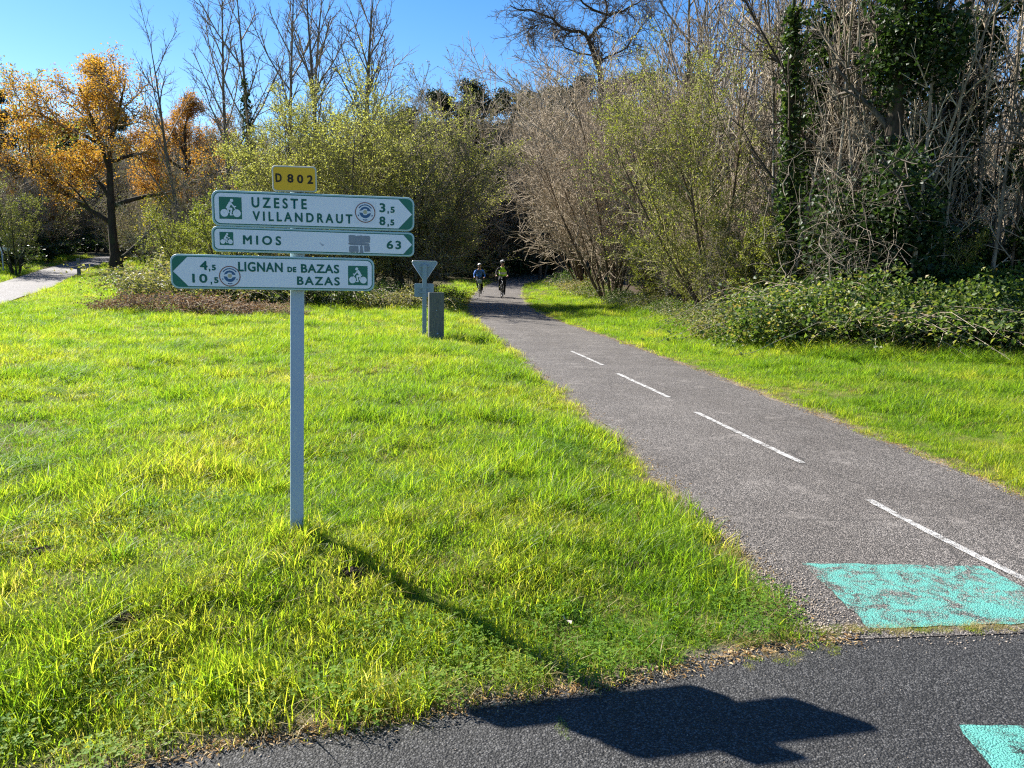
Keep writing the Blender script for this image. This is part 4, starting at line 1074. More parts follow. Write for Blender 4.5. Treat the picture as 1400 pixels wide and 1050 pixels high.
def sign_post():
    p0 = plane_pt(406, 735, .03); p1 = plane_pt(406.5, 400, .03); d = (p1 - p0).normalized()
    foot = p0 + d * ((sign.location.z - .15 - p0.z) / d.z); top = p0 + d * ((2.03 - p0.z) / d.z); L = (top - foot).length
    B = MB(); B.box((-.032, -.02, 0), (.032, .02, L), .006); o = B.build('post', M_GALV, sign)
    zq = d.to_track_quat('Z', 'Y').to_matrix().to_4x4()
    X = Vector((math.cos(YAW), math.sin(YAW), 0)); Y = d.cross(X).normalized(); X = Y.cross(d)
    o.matrix_local = Matrix.Translation(foot - sign.location) @ Matrix(((X.x, Y.x, d.x, 0), (X.y, Y.y, d.y, 0), (X.z, Y.z, d.z, 0), (0, 0, 0, 1)))
    C = MB(); C.box((-.034, -.022, 0), (.034, .022, .006), .002); cap = C.build('post_cap', M_STEEL, o); cap.location = (0, 0, L)
sign_post()

# ------------------------------------------------------------------ give-way sign seen from behind, bollards, distant sign
M_SIGNBACK = simple('dull_sign_back', (.20, .27, .33), .45, .4, .25, grime=.22, scale=7)
M_SIGNRIM = simple('sign_rim_metal', (.55, .58, .6), .35, .5, .5)
M_WOOD = NT('weathered_wood'); _p = M_WOOD.coord('Object'); _m = M_WOOD.new('ShaderNodeMapping', {'Vector': _p, 'Scale': (9, 9, .9)}).outputs[0]; _n = M_WOOD.noise(_m, 8, 6, .7)
M_WOOD = M_WOOD.done(M_WOOD.bsdf(M_WOOD.ramp(_n, [(.3, (.085, .085, .075)), (.55, (.15, .145, .125)), (.75, (.25, .24, .21))]), .85, .2, normal=M_WOOD.bump(_n, .5, .01)))
def give_way():
    p = spot(580.5, 16.0); e = empty('give_way_sign', p, math.radians(6)); tag(e, 'triangular give-way sign seen from its blue-grey back beside the wooden bollard', 'road sign')
    k = 16.0 / F; top = at_depth(583, 357, 16.0).z - p.z
    B = MB(); B.box((-.045, -.03, -.2), (.045, .03, top - .06), .008); B.build('post', M_SIGNBACK, e)
    w, h = .255, .43; pts = []
    for cx, cz, a0 in ((-w + .035, top - .035, 150), (w - .035, top - .035, 90), (0, top - h + .06, -30)):
        for q in range(6): a = math.radians(a0 - 120 * q / 5 + (60 if a0 == 150 else 0)); pts.append((cx + .035 * math.cos(a), cz + .035 * math.sin(a)))
    T = MB(); T.prism(pts, .032, .05, bev=.004); t = T.build('triangle_plate', M_SIGNBACK, e)
    Rm = MB(); Rm.tube([(x, .03, z) for x, z in pts] + [(pts[0][0], .03, pts[0][1])], .009, 6); Rm.build('rim', M_SIGNRIM, t)
    C = MB(); C.box((-.09, .0, top - .13), (.09, .034, top - .09), .004); C.build('clamp', M_SIGNBACK, e); MB().box((-.055, .0, top - .27), (.055, .034, top - .235), .004).build('clamp', M_SIGNBACK, e)
    S = MB(); S.prism(rrect(-.21, .19, top - .74, top - .46, .03, 4), .032, .046, bev=.003); S.build('supplementary_plate', M_SIGNBACK, e)
    D = MB(); D.box((-.1, -.034, top - .66), (.1, -.03, top - .63), .001); D.build('bracket', M_SIGNBACK, e); MB().box((-.1, -.034, top - .56), (.1, -.03, top - .53), .001).build('bracket', M_SIGNBACK, e)
give_way()
def bollard(px, y, w, d, h, rz_, label, slope=.02):
    p = spot(px, y); e = empty('wooden_bollard', p, rz_); tag(e, label, 'bollard')
    B = MB(); B.box((-w / 2, -d / 2, -.2), (w / 2, d / 2, h), .012); o = B.build('post_timber', M_WOOD, e)
    for v in o.data.vertices:
        if v.co.z > h * .7: v.co.z += v.co.y * -slope * 4
    S = MB(); S.tube([(0, -d / 2 - .004, h * .62), (0, -d / 2 + .002, h * .62)], .014, 10); S.build('bolt', M_STEEL, e); MB().tube([(0.02, -d / 2 - .004, h * .12), (0.02, -d / 2 + .002, h * .12)], .022, 10).build('bolt', M_STEEL, e)
bollard(596.5, 15.3, .30, .16, .93, math.radians(15), 'thick grey wooden bollard in front of the give-way sign')
bollard(108, 41, .17, .12, .92, math.radians(20), 'small wooden bollard at the edge of the pale lane')
def far_sign():
    p = spot(5, 41); e = empty('small_sign', p, .1); tag(e, 'small white sign on a thin pole at the left edge beyond the lane', 'road sign')
    B = MB(); B.tube([(0, 0, -.2), (0, 0, 1.35)], .03, 10); B.build('pole', M_GALV, e)
    T = MB(); T.box((-.25, -.03, 1.12), (.42, -.01, 1.3), .006); T.build('plate', M_WHITE, e)
far_sign()
# ------------------------------------------------------------------ cyclists
M_SKIN = simple('skin', (.42, .25, .18), .6, .3)
M_TROUSER = simple('black_trousers', (.014, .014, .018), .85, .2, grime=.3, scale=20)
M_SHOE = simple('dark_shoe', (.03, .03, .034), .6, .3)
M_JBLUE = simple('blue_jacket_cloth', (.03, .17, .62), .7, .3, grime=.25, scale=12)
M_JBLACK = simple('black_jersey_cloth', (.016, .016, .018), .8, .2, grime=.3, scale=12)
M_VEST = simple('yellow_safety_vest', (.50, .95, .05), .6, .3, grime=.15, scale=12)
M_REFL = simple('reflective_band', (.62, .64, .64), .4, .5)
M_HELM = simple('white_helmet_shell', (.72, .72, .72), .35, .5)
M_HDARK = simple('dark_helmet_foam', (.03, .03, .035), .7)
M_TYRE = simple('black_tyre', (.015, .015, .015), .85, .2)
M_RIMM = simple('wheel_rim', (.12, .12, .13), .35, .5, .8)
M_FR1 = simple('grey_green_frame_paint', (.22, .30, .26), .4, .5)
M_FR2 = simple('black_frame_paint', (.025, .025, .03), .4, .5)
M_PAN = simple('dark_pannier_cloth', (.02, .02, .028), .8, .2)
M_LIP = simple('lip', (.3, .12, .10))
M_HAIR = simple('grey_hair', (.3, .28, .26), .8)

def skin_body(name, verts, edges, zones, parent, mats):
    """verts: (name, co, rx, ry); one continuous surface grown over the joints, coloured by nearest joint's zone"""
    me = bpy.data.meshes.new(name); names = [v[0] for v in verts]
    me.from_pydata([v[1] for v in verts], [(names.index(a), names.index(b)) for a, b in edges], [])
    o = bpy.data.objects.new(name, me); COL.objects.link(o)
    md = o.modifiers.new('skin', 'SKIN'); md.use_smooth_shade = True
    for i, v in enumerate(verts):
        sv = me.skin_vertices[0].data[i]; sv.radius = (v[2], v[3]); sv.use_root = (i == 0)
    sb = o.modifiers.new('sub', 'SUBSURF'); sb.levels = 2; sb.render_levels = 2
    nm = bpy.data.meshes.new_from_object(o.evaluated_get(bpy.context.evaluated_depsgraph_get()))
    bpy.data.objects.remove(o); bpy.data.meshes.remove(me); nm.name = name
    nm.materials.clear()
    for m in mats: nm.materials.append(m)
    segs = [(Vector(verts[names.index(a)][1]), Vector(verts[names.index(b)][1]), zones.get(b, zones.get(a, 0))) for a, b in edges]
    for f in nm.polygons:
        best = 1e9; c = f.center
        for a, b, z in segs:
            d = b - a; t = max(0, min(1, (c - a).dot(d) / d.length_squared)); q = (c - a - d * t).length
            if q < best: best, zz = q, z
        f.material_index = zz; f.use_smooth = True
    ob = obj(name, nm, parent); return ob
def bicycle(loc, rzv, fmat, label, pan_side, basket):
    e = empty('bicycle', loc, rzv); tag(e, label, 'bicycle', 'bicycles ridden on the path')
    def wheel(y):
        T = MB(); T.torus((0, y, .34), (1, 0, 0), .325, .018, 32, 8); w = T.build('wheel', M_TYRE, e)
        Rr = MB(); Rr.torus((0, y, .34), (1, 0, 0), .302, .010, 32, 6); Rr.build('rim', M_RIMM, w)
        S = MB(); S.tube([(-.04, y, .34), (.04, y, .34)], .02, 8)
        for k in range(14): a = 6.2832 * k / 14; S.tube([(.02 * (-1) ** k, y, .34), (0, y + .30 * math.cos(a), .34 + .30 * math.sin(a))], .0022, 4)
        S.build('spokes', M_RIMM, w)
    wheel(-.56); wheel(.50)
    bb, hd, hb, st = (0, .06, .30), (0, -.36, .86), (0, -.40, .70), (0, .22, .80)
    Fm = MB()
    for a, b, r in [(bb, (0, .26, .93), .016), (bb, hb, .02), (st, hd, .018), (hd, hb, .02)]: Fm.tube([a, b], r, 8)
    for s in (-1, 1): Fm.tube([bb, (.055 * s, .50, .34)], .010, 6); Fm.tube([st, (.055 * s, .50, .34)], .009, 6)
    Fm.build('frame', fmat, e)
    K = MB()
    for s in (-1, 1): K.tube([(.0, -.41, .70), (.05 * s, -.43, .64), (.055 * s, -.56, .34)], .012, 6)
    K.build('fork', fmat, e)
    H = MB(); H.tube([hd, (0, -.38, 1.0)], .014, 8); H.tube([(-.30, -.36, 1.02), (-.16, -.42, 1.01), (.16, -.42, 1.01), (.30, -.36, 1.02)], .012, 8); hb_ = H.build('handlebar', M_FR2, e)
    for s in (-1, 1): MB().tube([(.20 * s, -.41, 1.012), (.31 * s, -.355, 1.02)], .018, 8).build('grip', M_TYRE, hb_)
    Sd = MB(); Sd.prism([(-.07, .94), (-.08, .97), (-.05, .985), (.05, .985), (.08, .97), (.07, .94)], .16, .40, bev=.012); Sd.build('saddle', M_TYRE, e)
    C = MB(); C.tube([(-.06, .06, .30), (.06, .06, .30)], .02, 8); C.tube([(.06, .06, .30), (.07, .09, .14)], .011, 6); C.tube([(-.06, .06, .30), (-.07, .03, .46)], .011, 6); C.build('crank', M_RIMM, e)
    for s, y, z in ((1, .09, .135), (-1, .03, .465)):
        P = MB(); P.box((.075 * s - .045 * (s < 0), y - .04, z - .012), (.075 * s + .045 * (s > 0), y + .04, z + .012), .004); P.build('pedal', M_FR2, e)
    for s in pan_side:
        P = MB(); P.box((.07 * s if s > 0 else -.21, .36, .32), (.21 if s > 0 else -.07, .68, .68), .03); P.build('pannier', M_PAN, e)
    L = MB(); L.tube([(0, -.47, .93), (0, -.43, .93)], .03, 10); L.build('front_lamp', M_HELM, e)
    if basket:
        P = MB(); P.box((-.13, -.60, .72), (.13, -.42, .92), .02); P.build('handlebar_bag', M_FR1, e)
    return e
def rider(loc, rzv, s, label, jacket, vest, shade):
    e = empty('person', loc, rzv); e.scale = (s, s, s); tag(e, label, 'person', 'cyclists riding towards the viewer')
    # right foot low (x>0), left foot raised, torso leaning to the bars
    V = [('pelvis', (0, .24, 1.02), .15, .12), ('waist', (0, .16, 1.16), .145, .11), ('chest', (0, .02, 1.36), .175, .12), ('collar', (0, -.07, 1.48), .10, .085), ('neck', (0, -.11, 1.54), .058, .058), ('jaw', (0, -.155, 1.60), .075, .085), ('head', (0, -.16, 1.68), .085, .10), ('crown', (0, -.155, 1.75), .07, .08)]
    E_ = [('pelvis', 'waist'), ('waist', 'chest'), ('chest', 'collar'), ('collar', 'neck'), ('neck', 'jaw'), ('jaw', 'head'), ('head', 'crown')]
    Z = {'pelvis': 1, 'waist': 0, 'chest': 0, 'collar': 0, 'neck': 2, 'jaw': 2, 'head': 2, 'crown': 2}
    for sd, n in ((1, 'r'), (-1, 'l')):
        low = sd > 0
        V += [(n + 'shoulder', (.19 * sd, -.03, 1.42), .075, .075), (n + 'elbow', (.30 * sd, -.19, 1.20), .052, .052), (n + 'wrist', (.27 * sd, -.35, 1.06), .038, .038), (n + 'palm', (.265 * sd, -.395, 1.04), .036, .026)]
        E_ += [('chest', n + 'shoulder'), (n + 'shoulder', n + 'elbow'), (n + 'elbow', n + 'wrist'), (n + 'wrist', n + 'palm')]
        for f, (ox, l) in enumerate(((-.030, .052), (-.010, .060), (.010, .057), (.028, .046))):
            V += [(n + 'f%da' % f, (.265 * sd + ox, -.395 - l * .6, 1.042), .009, .009), (n + 'f%db' % f, (.265 * sd + ox, -.395 - l * .85, 1.012), .008, .008)]
            E_ += [(n + 'palm', n + 'f%da' % f), (n + 'f%da' % f, n + 'f%db' % f)]
            Z[n + 'f%da' % f] = Z[n + 'f%db' % f] = 2
        V += [(n + 'tha', (.265 * sd - .042 * sd, -.40, 1.03), .010, .010), (n + 'thb', (.265 * sd - .05 * sd, -.43, 1.01), .009, .009)]
        E_ += [(n + 'palm', n + 'tha'), (n + 'tha', n + 'thb')]; Z[n + 'tha'] = Z[n + 'thb'] = 2
        knee = (.12 * sd, -.12, .66) if low else (.135 * sd, -.20, .86); ank = (.10 * sd, .13, .23) if low else (.105 * sd, .07, .53); toe = (.115 * sd, .0, .165) if low else (.12 * sd, -.07, .485)
        V += [(n + 'hip', (.10 * sd, .21, .97), .105, .105), (n + 'knee', knee, .066, .066), (n + 'ankle', ank, .042, .042), (n + 'toe', toe, .042, .032)]
        E_ += [('pelvis', n + 'hip'), (n + 'hip', n + 'knee'), (n + 'knee', n + 'ankle'), (n + 'ankle', n + 'toe')]
        Z.update({n + 'shoulder': 0, n + 'elbow': 0, n + 'wrist': 0, n + 'palm': 2, n + 'hip': 1, n + 'knee': 1, n + 'ankle': 1, n + 'toe': 3})
    b = skin_body('body', V, E_, Z, e, [jacket, M_TROUSER, M_SKIN, M_SHOE])
    for sd in (-1, 1):
        MB().ball((.032 * sd, -.252, 1.665), (.011, .007, .008), 8).build('eye', M_HDARK, e)
        MB().ball((.088 * sd, -.15, 1.655), (.012, .022, .03), 8).build('ear', M_SKIN, e)
    MB().ball((0, -.262, 1.64), (.013, .02, .022), 10).build('nose', M_SKIN, e)
    MB().ball((0, -.243, 1.605), (.026, .008, .007), 10).build('mouth', M_LIP, e)
    H = MB(); H.ball((0, -.15, 1.735), (.105, .14, .085), 20); h = H.build('helmet', M_HELM, e)
    for v in h.data.vertices:
        if v.co.z < 1.705: v.co.z = 1.705 + (v.co.z - 1.705) * .12
    Vt = MB()
    for k in (-1, 0, 1): Vt.tube([(k * .045, -.275, 1.755), (k * .05, -.22, 1.80), (k * .045, -.13, 1.822 - abs(k) * .012), (k * .04, -.05, 1.80)], .013 if shade else .009, 6)
    Vt.box((-.075, -.30, 1.700), (.075, -.255, 1.714), .004); Vt.build('vents', M_HDARK, h)
    if shade:
        G_ = MB(); G_.tube([(-.078, -.235, 1.668), (-.035, -.272, 1.666), (.035, -.272, 1.666), (.078, -.235, 1.668)], .017, 8); G_.build('sunglasses', M_HDARK, e)
    if vest:
        # shell round the torso, open at the arms
        rings = [((0, .20, 1.07), .19, .145), ((0, .15, 1.17), .185, .14), ((0, .08, 1.28), .19, .145), ((0, .02, 1.37), .185, .15), ((0, -.035, 1.45), .135, .12), ((0, -.07, 1.50), .09, .09)]
        Vv = []; Q = []; n = 20
        for (c, rx, ry) in rings:
            for k in range(n):
                a = 6.2832 * k / n; Vv.append((c[0] + rx * math.cos(a), c[1] + ry * math.sin(a) * .9, c[2] + ry * math.sin(a) * .42))
        for i in range(len(rings) - 1):
            for k in range(n): Q.append((i * n + k, i * n + (k + 1) % n, (i + 1) * n + (k + 1) % n, (i + 1) * n + k))
        v = obj('safety_vest', mesh_np('safety_vest', Vv, Q, mats=[M_VEST, M_REFL], quad_mat=[1 if i // n == 1 else 0 for i in range(len(Q))], smooth=True), e)
        sl = v.modifiers.new('cloth', 'SOLIDIFY'); sl.thickness = .008
        Z_ = MB(); Z_.tube([(0, .07, 1.08), (0, -.06, 1.26), (0, -.11, 1.40)], .006, 6); Z_.build('zip', M_HDARK, v)
    return e
def cyclist(px, y, s, label_p, label_b, jacket, vest, fmat, pan, basket, shade, turn):
    x = at_depth(px, 407, y).x; z = float(path_z(y)) + .012; rzv = math.radians(turn)
    b = bicycle((x, y, z), rzv, fmat, label_b, pan, basket); b.scale = (s, s, s)
    rider((x, y, z), rzv, s, label_p, jacket, vest, shade)
cyclist(655, 39.5, .92, 'cyclist in a blue jacket and pale helmet, smaller of the two riders', 'grey-green bicycle with a dark pannier under the rider in blue', M_JBLUE, False, M_FR1, (1,), True, False, 3)
cyclist(686.5, 38.8, 1.03, 'cyclist in a yellow safety vest and black sleeves', 'black bicycle under the rider in the yellow vest', M_JBLACK, True, M_FR2, (-1,), False, True, -3)
# ------------------------------------------------------------------ planting
R = random.Random(21)
def inwood(px, y, m=.8):
    """move a thicket plant sideways until it stands behind the edge of the grass"""
    p = spot(px, y); x = p.x
    for k in range(60):
        d, s = polydist([x], [y], WOOD_EDGE)
        if s[0] < 0 and d[0] > m: break
        x += .15
    return Vector((x, y, ground_z(x, y)))
def rz(): return R.uniform(0, 6.28)

# --- left side
OAK = proto_oak()
plant(OAK, 'oak_tree', spot(160, 45), 'forked dark-trunked oak with orange leaves beside the pale lane', rz=.05, s=1.04)
OAK2 = proto_oak(11)
plant(OAK2, 'oak_tree', spot(262, 52), 'thinner rust-brown oak just behind the forked orange oak', rz=2.2, s=.8, sz=.92)
plant(OAK2, 'oak_tree', spot(48, 58), 'low orange-leaved tree at the back of the pale lane', rz=4.0, s=.62)

BARE = [proto_bare(31, 14, .17, 13), proto_bare(32, 13, .15, 12, ivy=2600), proto_bare(33, 15, .16, 14, twig=T_GREY, spread=32), proto_bare(34, 12, .15, 12, twig=T_BROWN, brk=B_BROWN, spread=46)]
plant(BARE[1], 'bare_tree', spot(350, 38.5), 'bare tree with a dark ivy-wrapped trunk rising behind the yellow plate', rz=1.0, s=1.04)
plant(BARE[0], 'bare_tree', spot(256, 43), 'slender bare tree against the sky, just right of the orange oak', rz=.4, s=.84)
plant(BARE[2], 'bare_tree', spot(318, 40), 'tallest bare tree left of the ivy-wrapped trunk', rz=2.0, s=.96)
for px, y, k, s in [(392, 37.5, 2, .93), (421, 36.8, 0, .95), (446, 36.2, 2, .9), (474, 35.6, 0, .92), (500, 35, 2, .84), (540, 70, 3, 1.25), (585, 72, 3, 1.2), (615, 74, 3, 1.15)]:
    plant(BARE[k], 'bare_tree', spot(px, y), 'bare grey tree in the row behind the pale green willows', group='bare trees behind the willows', rz=rz(), s=s)
PINE = [proto_pine(41), proto_pine(42, 15, 19000)]
for px, y, s, lb in [(4, 56, .66, 'dark evergreen at the edge of the picture beyond the pale lane'), (112, 78, .72, 'dark evergreen deep behind the pale lane')]:
    plant(PINE[0], 'evergreen_tree', spot(px, y), lb, rz=rz(), s=s)
YEL = proto_stems(51, 5, 8, .35, .10, T_OLIVE, B_DARK, L_SPRING, 5, .11, kids=8)
plant(YEL, 'leafing_tree', spot(58, 62), 'yellow-green leafing tree above the far end of the pale lane', rz=1.3, s=1.5)
plant(YEL, 'leafing_tree', spot(22, 40), 'small yellow-green tree next to the pole of the distant white sign', rz=.2, s=.55)
HAW = proto_stems(52, 7, 4.2, .55, .06, T_OLIVE, B_DARK, L_SPRING, 6, .085, kids=9, kids2=6)
plant(HAW, 'leafing_shrub', spot(318, 27), 'bright green leafing shrub directly behind the top sign board', 'shrub', rz=.6, s=.86)
plant(HAW, 'leafing_shrub', spot(262, 31), 'leafing shrub between the oak and the bramble mound', 'shrub', rz=2.6, s=.7)
WIL = [proto_stems(61, 16, 6.6, .95, .06, T_OLIVE, B_GREY, L_WILLOW, 9, .062, kids=13, kids2=8, up=.06, spread=50, n3=6, ragged=.12), proto_stems(62, 14, 6.2, .9, .06, T_GREY, B_GREY, L_WILLOW, 5, .058, kids=12, kids2=8, up=.06, spread=50, n3=6, ragged=.15)]
plant(WIL[0], 'willow', spot(490, 33), 'broad pale green budding willow behind the sign boards', 'tree', rz=.3, s=1.14)
plant(WIL[1], 'willow', spot(566, 32.5), 'olive budding willow between the broad willow and the dark wood', 'tree', rz=1.1, s=1.04)
BRU = [proto_stems(71, 12, 5.4, .75, .05, T_BROWN, B_BROWN, None, kids=11, kids2=7, up=.05, low=26), proto_stems(72, 10, 6.0, .55, .05, T_GREY, B_GREY, L_FOREST, 1, .06, kids=11, kids2=7, up=.06, low=18), proto_stems(73, 9, 4.6, .8, .045, T_BROWN, B_DARK, L_PALEBR, 2, .06, kids=10, kids2=6, up=.03, low=22)]
for px, y, k, s in [(560, 33, 2, .8), (668, 74, 0, 1.5), (640, 72, 2, 1.6), (690, 80, 1, 1.5), (600, 66, 0, 1.6), (230, 40, 2, .8), (285, 38, 1, .85), (345, 34, 2, .8), (395, 32, 2, .7)]:
    plant(BRU[k], 'bare_shrub', spot(px, y), 'brown twiggy shrub in the hedge between the two paths', 'shrub', 'twiggy shrubs of the middle hedge', rz(), s)
DBU = proto_bramble(84, 2.4, 2.3, 40, 6500, L_IVY, 1.3, lsize=.13)
BRB = proto_bramble(85, 3.0, 2.1, 90, 17000, lsize=.085)
BRA = [proto_bramble(81), proto_bramble(82, 2.3, 1.1, 50, 6000), proto_bramble(83, 2.4, 1.0, 60, 5200, L_PALEBR)]
for px, y, k, s in [(278, 24, 2, .95), (318, 24.5, 2, 1.25), (375, 25, 0, 1.0), (272, 30, 2, 1.2), (300, 28, 2, 1.5), (350, 28, 2, 1.4)]:
    plant(BRA[k], 'bramble_bush', spot(px, y), 'pale leafy bramble mound behind the lower sign board', 'bramble', 'brambles behind the sign', R.uniform(-.4, .4), s, parts=('canes', 'leaves'))
for px, y, k, s in [(452, 27, 1, .9), (500, 28, 0, .8), (545, 26, 2, .75), (590, 34.5, 1, .7)]:
    plant(BRA[k], 'bramble_bush', spot(px, y), 'low bramble mound at the foot of the willows', 'bramble', 'brambles below the willows', R.uniform(-.4, .4), s, parts=('canes', 'leaves'))
def dead_heap():
    w = Wood(91); r = w.r
    for k in range(420):
        x = r.uniform(-2.4, 2.4); e = max(.05, 1 - (x / 2.6) ** 2); p = Vector((x, r.uniform(-.7, .7), r.uniform(.02, .5) * e)); a = r.uniform(0, 6.28)
        w.chain(p, Vector((math.cos(a), math.sin(a), r.uniform(.1, .8))), r.uniform(.3, .9), .008, .004, 4, .25, -.16, 0)
        w.tips.append(w.chains[-1][1])
    g = rs(91)
    return make_proto('dead_heap', w, 1, T_BROWN, T_BROWN, [(leaves(tip_points(w.tips, 16, g, .07), .085, g, .3, .4), L_DEAD)], k0=3)
HEAP = dead_heap()
plant(HEAP, 'bracken_heap', spot(238, 19.6), 'heap of dead reddish-brown bracken at the edge of the grass', 'bracken', rz=.05, s=.86, parts=('stalks', 'fronds'))
plant(HEAP, 'bracken_heap', spot(352, 20.8), 'lower pale brown bracken heap left of the sign post', 'bracken', rz=3.0, s=.55, parts=('stalks', 'fronds'))

# --- middle: the dark wood at the end of the path
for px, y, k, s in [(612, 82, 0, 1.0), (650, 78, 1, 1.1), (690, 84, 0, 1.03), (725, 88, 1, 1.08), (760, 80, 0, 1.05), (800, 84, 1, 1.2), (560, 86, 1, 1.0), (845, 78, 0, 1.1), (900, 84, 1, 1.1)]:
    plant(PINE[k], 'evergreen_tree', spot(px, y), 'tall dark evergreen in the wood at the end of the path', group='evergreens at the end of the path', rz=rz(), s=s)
for px, y, k, s in [(610, 76, 3, 1.2), (640, 74, 3, 1.1), (672, 78, 3, 1.15), (706, 82, 3, 1.12), (738, 74, 3, 1.0), (590, 78, 0, 1.1), (765, 70, 3, 1.1), (715, 90, 1, 1.1), (745, 92, 1, 1.1)]:
    plant(BARE[k], 'bare_tree', spot(px, y), 'brown bare tree in front of the dark evergreens', group='bare trees at the end of the path', rz=rz(), s=s)
for px, y, k, s in [(700, 80, 1, 1.4), (730, 100, 0, 1.6), (770, 104, 1, 1.6), (650, 80, 0, 1.6), (610, 74, 1, 1.5), (690, 100, 1, 1.5), (810, 98, 0, 1.6)]:
    plant(BRU[k], 'bare_shrub', spot(px, y), 'shadowy shrub below the trees at the end of the path', 'shrub', 'shrubs at the end of the path', rz(), s)

FOR = [proto_stems(78, 4, 13.0, .34, .15, T_GREY, B_GREY, L_FOREST, 5, .13, kids=15, kids2=9, n3=6, up=.05, spread=52, fine=.012), proto_stems(79, 3, 14.0, .26, .16, T_BROWN, B_BROWN, L_FOREST, 3, .12, kids=15, kids2=9, n3=6, up=.05, spread=50, fine=.012)]
for i in range(44):
    px = 150 + i * 14.6 + R.uniform(-6, 6); y = 84 + (i * .618034 % 1) * 24
    p = spot(px, y)
    if abs(p.x - np.interp(y, LANE_D[:, 1], LANE_D[:, 0])) < 3.5 or abs(p.x - np.interp(y, PATH_D[:, 1], PATH_D[:, 0])) < 3: continue
    plant(FOR[i % 2], 'wood_tree', p, 'olive-brown tree of the wood that rises behind the meadow', group='olive-brown wood behind the meadow', rz=rz(), s=(1.18 if px > 520 else .92) * R.uniform(.9, 1.15))
for px, y, k, s in [(620, 70, 0, 1.0), (655, 76, 1, 1.12), (600, 64, 0, .82), (570, 60, 1, .72), (690, 82, 0, 1.12), (740, 78, 1, 1.15), (775, 72, 0, 1.1), (815, 66, 1, 1.05), (860, 62, 0, 1.0), (915, 60, 1, 1.0), (540, 62, 0, .72), (398, 43, 1, .6), (430, 41, 0, .58), (330, 50, 1, .62), (300, 56, 0, .62), (365, 54, 0, .68), (225, 62, 1, .66), (280, 66, 0, .75)]:
    plant(FOR[k], 'wood_tree', spot(px, y), 'olive-brown tree at the front of the wood behind the meadow', group='front trees of the olive-brown wood', rz=rz(), s=s)
# --- right side
FAN = proto_stems(75, 16, 7.2, .62, .06, T_BROWN, B_BROWN, None, kids=12, kids2=8, leanx=-.10, up=.03, fine=.007)
plant(FAN, 'fan_shrub', spot(838, 35), 'large brown bare shrub fanning out over the bend of the path', 'shrub', rz=.0, s=1.22)
plant(FAN, 'fan_shrub', spot(806, 46), 'second brown fanned shrub behind the one over the bend', 'shrub', rz=1.0, s=1.6)
plant(FAN, 'fan_shrub', spot(905, 38), 'tall brown shrub between the bend and the leaning green tree', 'shrub', rz=.6, s=1.5)
CRO = spot(822, 50)
plant(proto_crooked(CRO), 'crooked_oak', CRO, 'old crooked bare oak whose limbs reach over the sky')
plant(BARE[2], 'bare_tree', spot(890, 50), 'bare tree standing beside the crooked oak', rz=.9, s=1.15)
LEAN = proto_stems(76, 6, 7.4, .32, .07, T_OLIVE, B_BROWN, L_SPRING, 7, .06, kids=11, kids2=7, leanx=-.42, up=.045)
plant(LEAN, 'leaning_tree', spot(985, 24), 'yellow-green leafing tree leaning towards the path', rz=.15, s=.98)
BUD = proto_stems(77, 5, 9.0, .25, .06, T_GREY, B_GREY, L_WILLOW, 3, .075, kids=11, kids2=6, leanx=-.12)
plant(BUD, 'budding_tree', spot(925, 32), 'grey-green budding tree rising behind the leaning tree', rz=.4, s=1.05)
B_STEM = bark('stem_bark', (0.12, 0.095, 0.07), (0.34, 0.28, 0.21))
SAP = [proto_sapling(101, 9.5, .055, T_BROWN, B_STEM), proto_sapling(102, 8.5, .05, T_BROWN, B_BROWN), proto_sapling(103, 10, .06, T_GREY, B_PALE), proto_sapling(104, 9, .06, T_GREY, B_GREY, ivy=700)]
for i in range(104):
    px = 900 + (i * 137.5) % 560; y = 17.6 + (i * 0.618034 % 1) ** 1.3 * 24
    if px > 1100 and y < 17: y = 17
    plant(SAP[i % 4], 'sapling', inwood(px, y, 1.6), 'thin bare sapling clump in the thicket right of the path', 'sapling', 'saplings of the right thicket', rz(), R.uniform(.85, 1.1) * (1 + .022 * (y - 19)))
for i, (px, y) in enumerate([(905, 44), (935, 40), (960, 46), (1010, 52), (1060, 44), (1120, 50), (1180, 46), (1240, 52), (1300, 46), (1370, 50), (1430, 44), (1000, 36), (1150, 36), (1280, 38), (1400, 36)]):
    plant(BARE[i % 4], 'bare_tree', spot(px, y), 'tall bare tree at the back of the right thicket', group='tall bare trees of the right thicket', rz=rz(), s=R.uniform(1.1, 1.4))
for i, (px, y) in enumerate([(965, 24), (1025, 21), (1075, 23), (1150, 25), (1290, 24), (1370, 22), (930, 29), (1010, 30), (1110, 31), (1230, 32), (1340, 33), (1440, 30), (890, 44), (960, 42), (1060, 40), (1180, 42)]):
    plant(BRU[i % 3], 'bare_shrub', inwood(px, y, 1.3), 'dense brown shrub in the thicket right of the path', 'shrub', 'shrubs of the right thicket', rz(), R.uniform(.5, .75) if y < 27 else R.uniform(.8, 1.1))
IVY = [proto_ivytree(111, 11, 30000, 1.1), proto_ivytree(112, 9, 17000, .75)]
plant(IVY[0], 'ivy_tree', spot(1195, 17.5), 'thick tree smothered in dark ivy with hanging dead stems', rz=.4, s=1.0)
plant(IVY[1], 'ivy_tree', spot(1272, 20), 'narrower ivy-covered trunk right of the thick ivy tree', rz=2.0, s=1.0)
plant(IVY[1], 'ivy_tree', spot(1130, 21), 'ivy-covered tree left of the thick ivy tree', rz=4.2, s=1.05)
plant(IVY[1], 'ivy_tree', spot(1412, 17.5), 'ivy-covered tree cut by the right edge of the picture', rz=1.2, s=.85)
IVYPOLE = proto_bare(113, 10, .10, 8, ivy=3200, twig=T_DARK, brk=B_DARK)
plant(IVYPOLE, 'ivy_pole_tree', spot(1088, 19.5), 'straight slim trunk evenly wrapped in ivy', rz=.2, s=1.1)
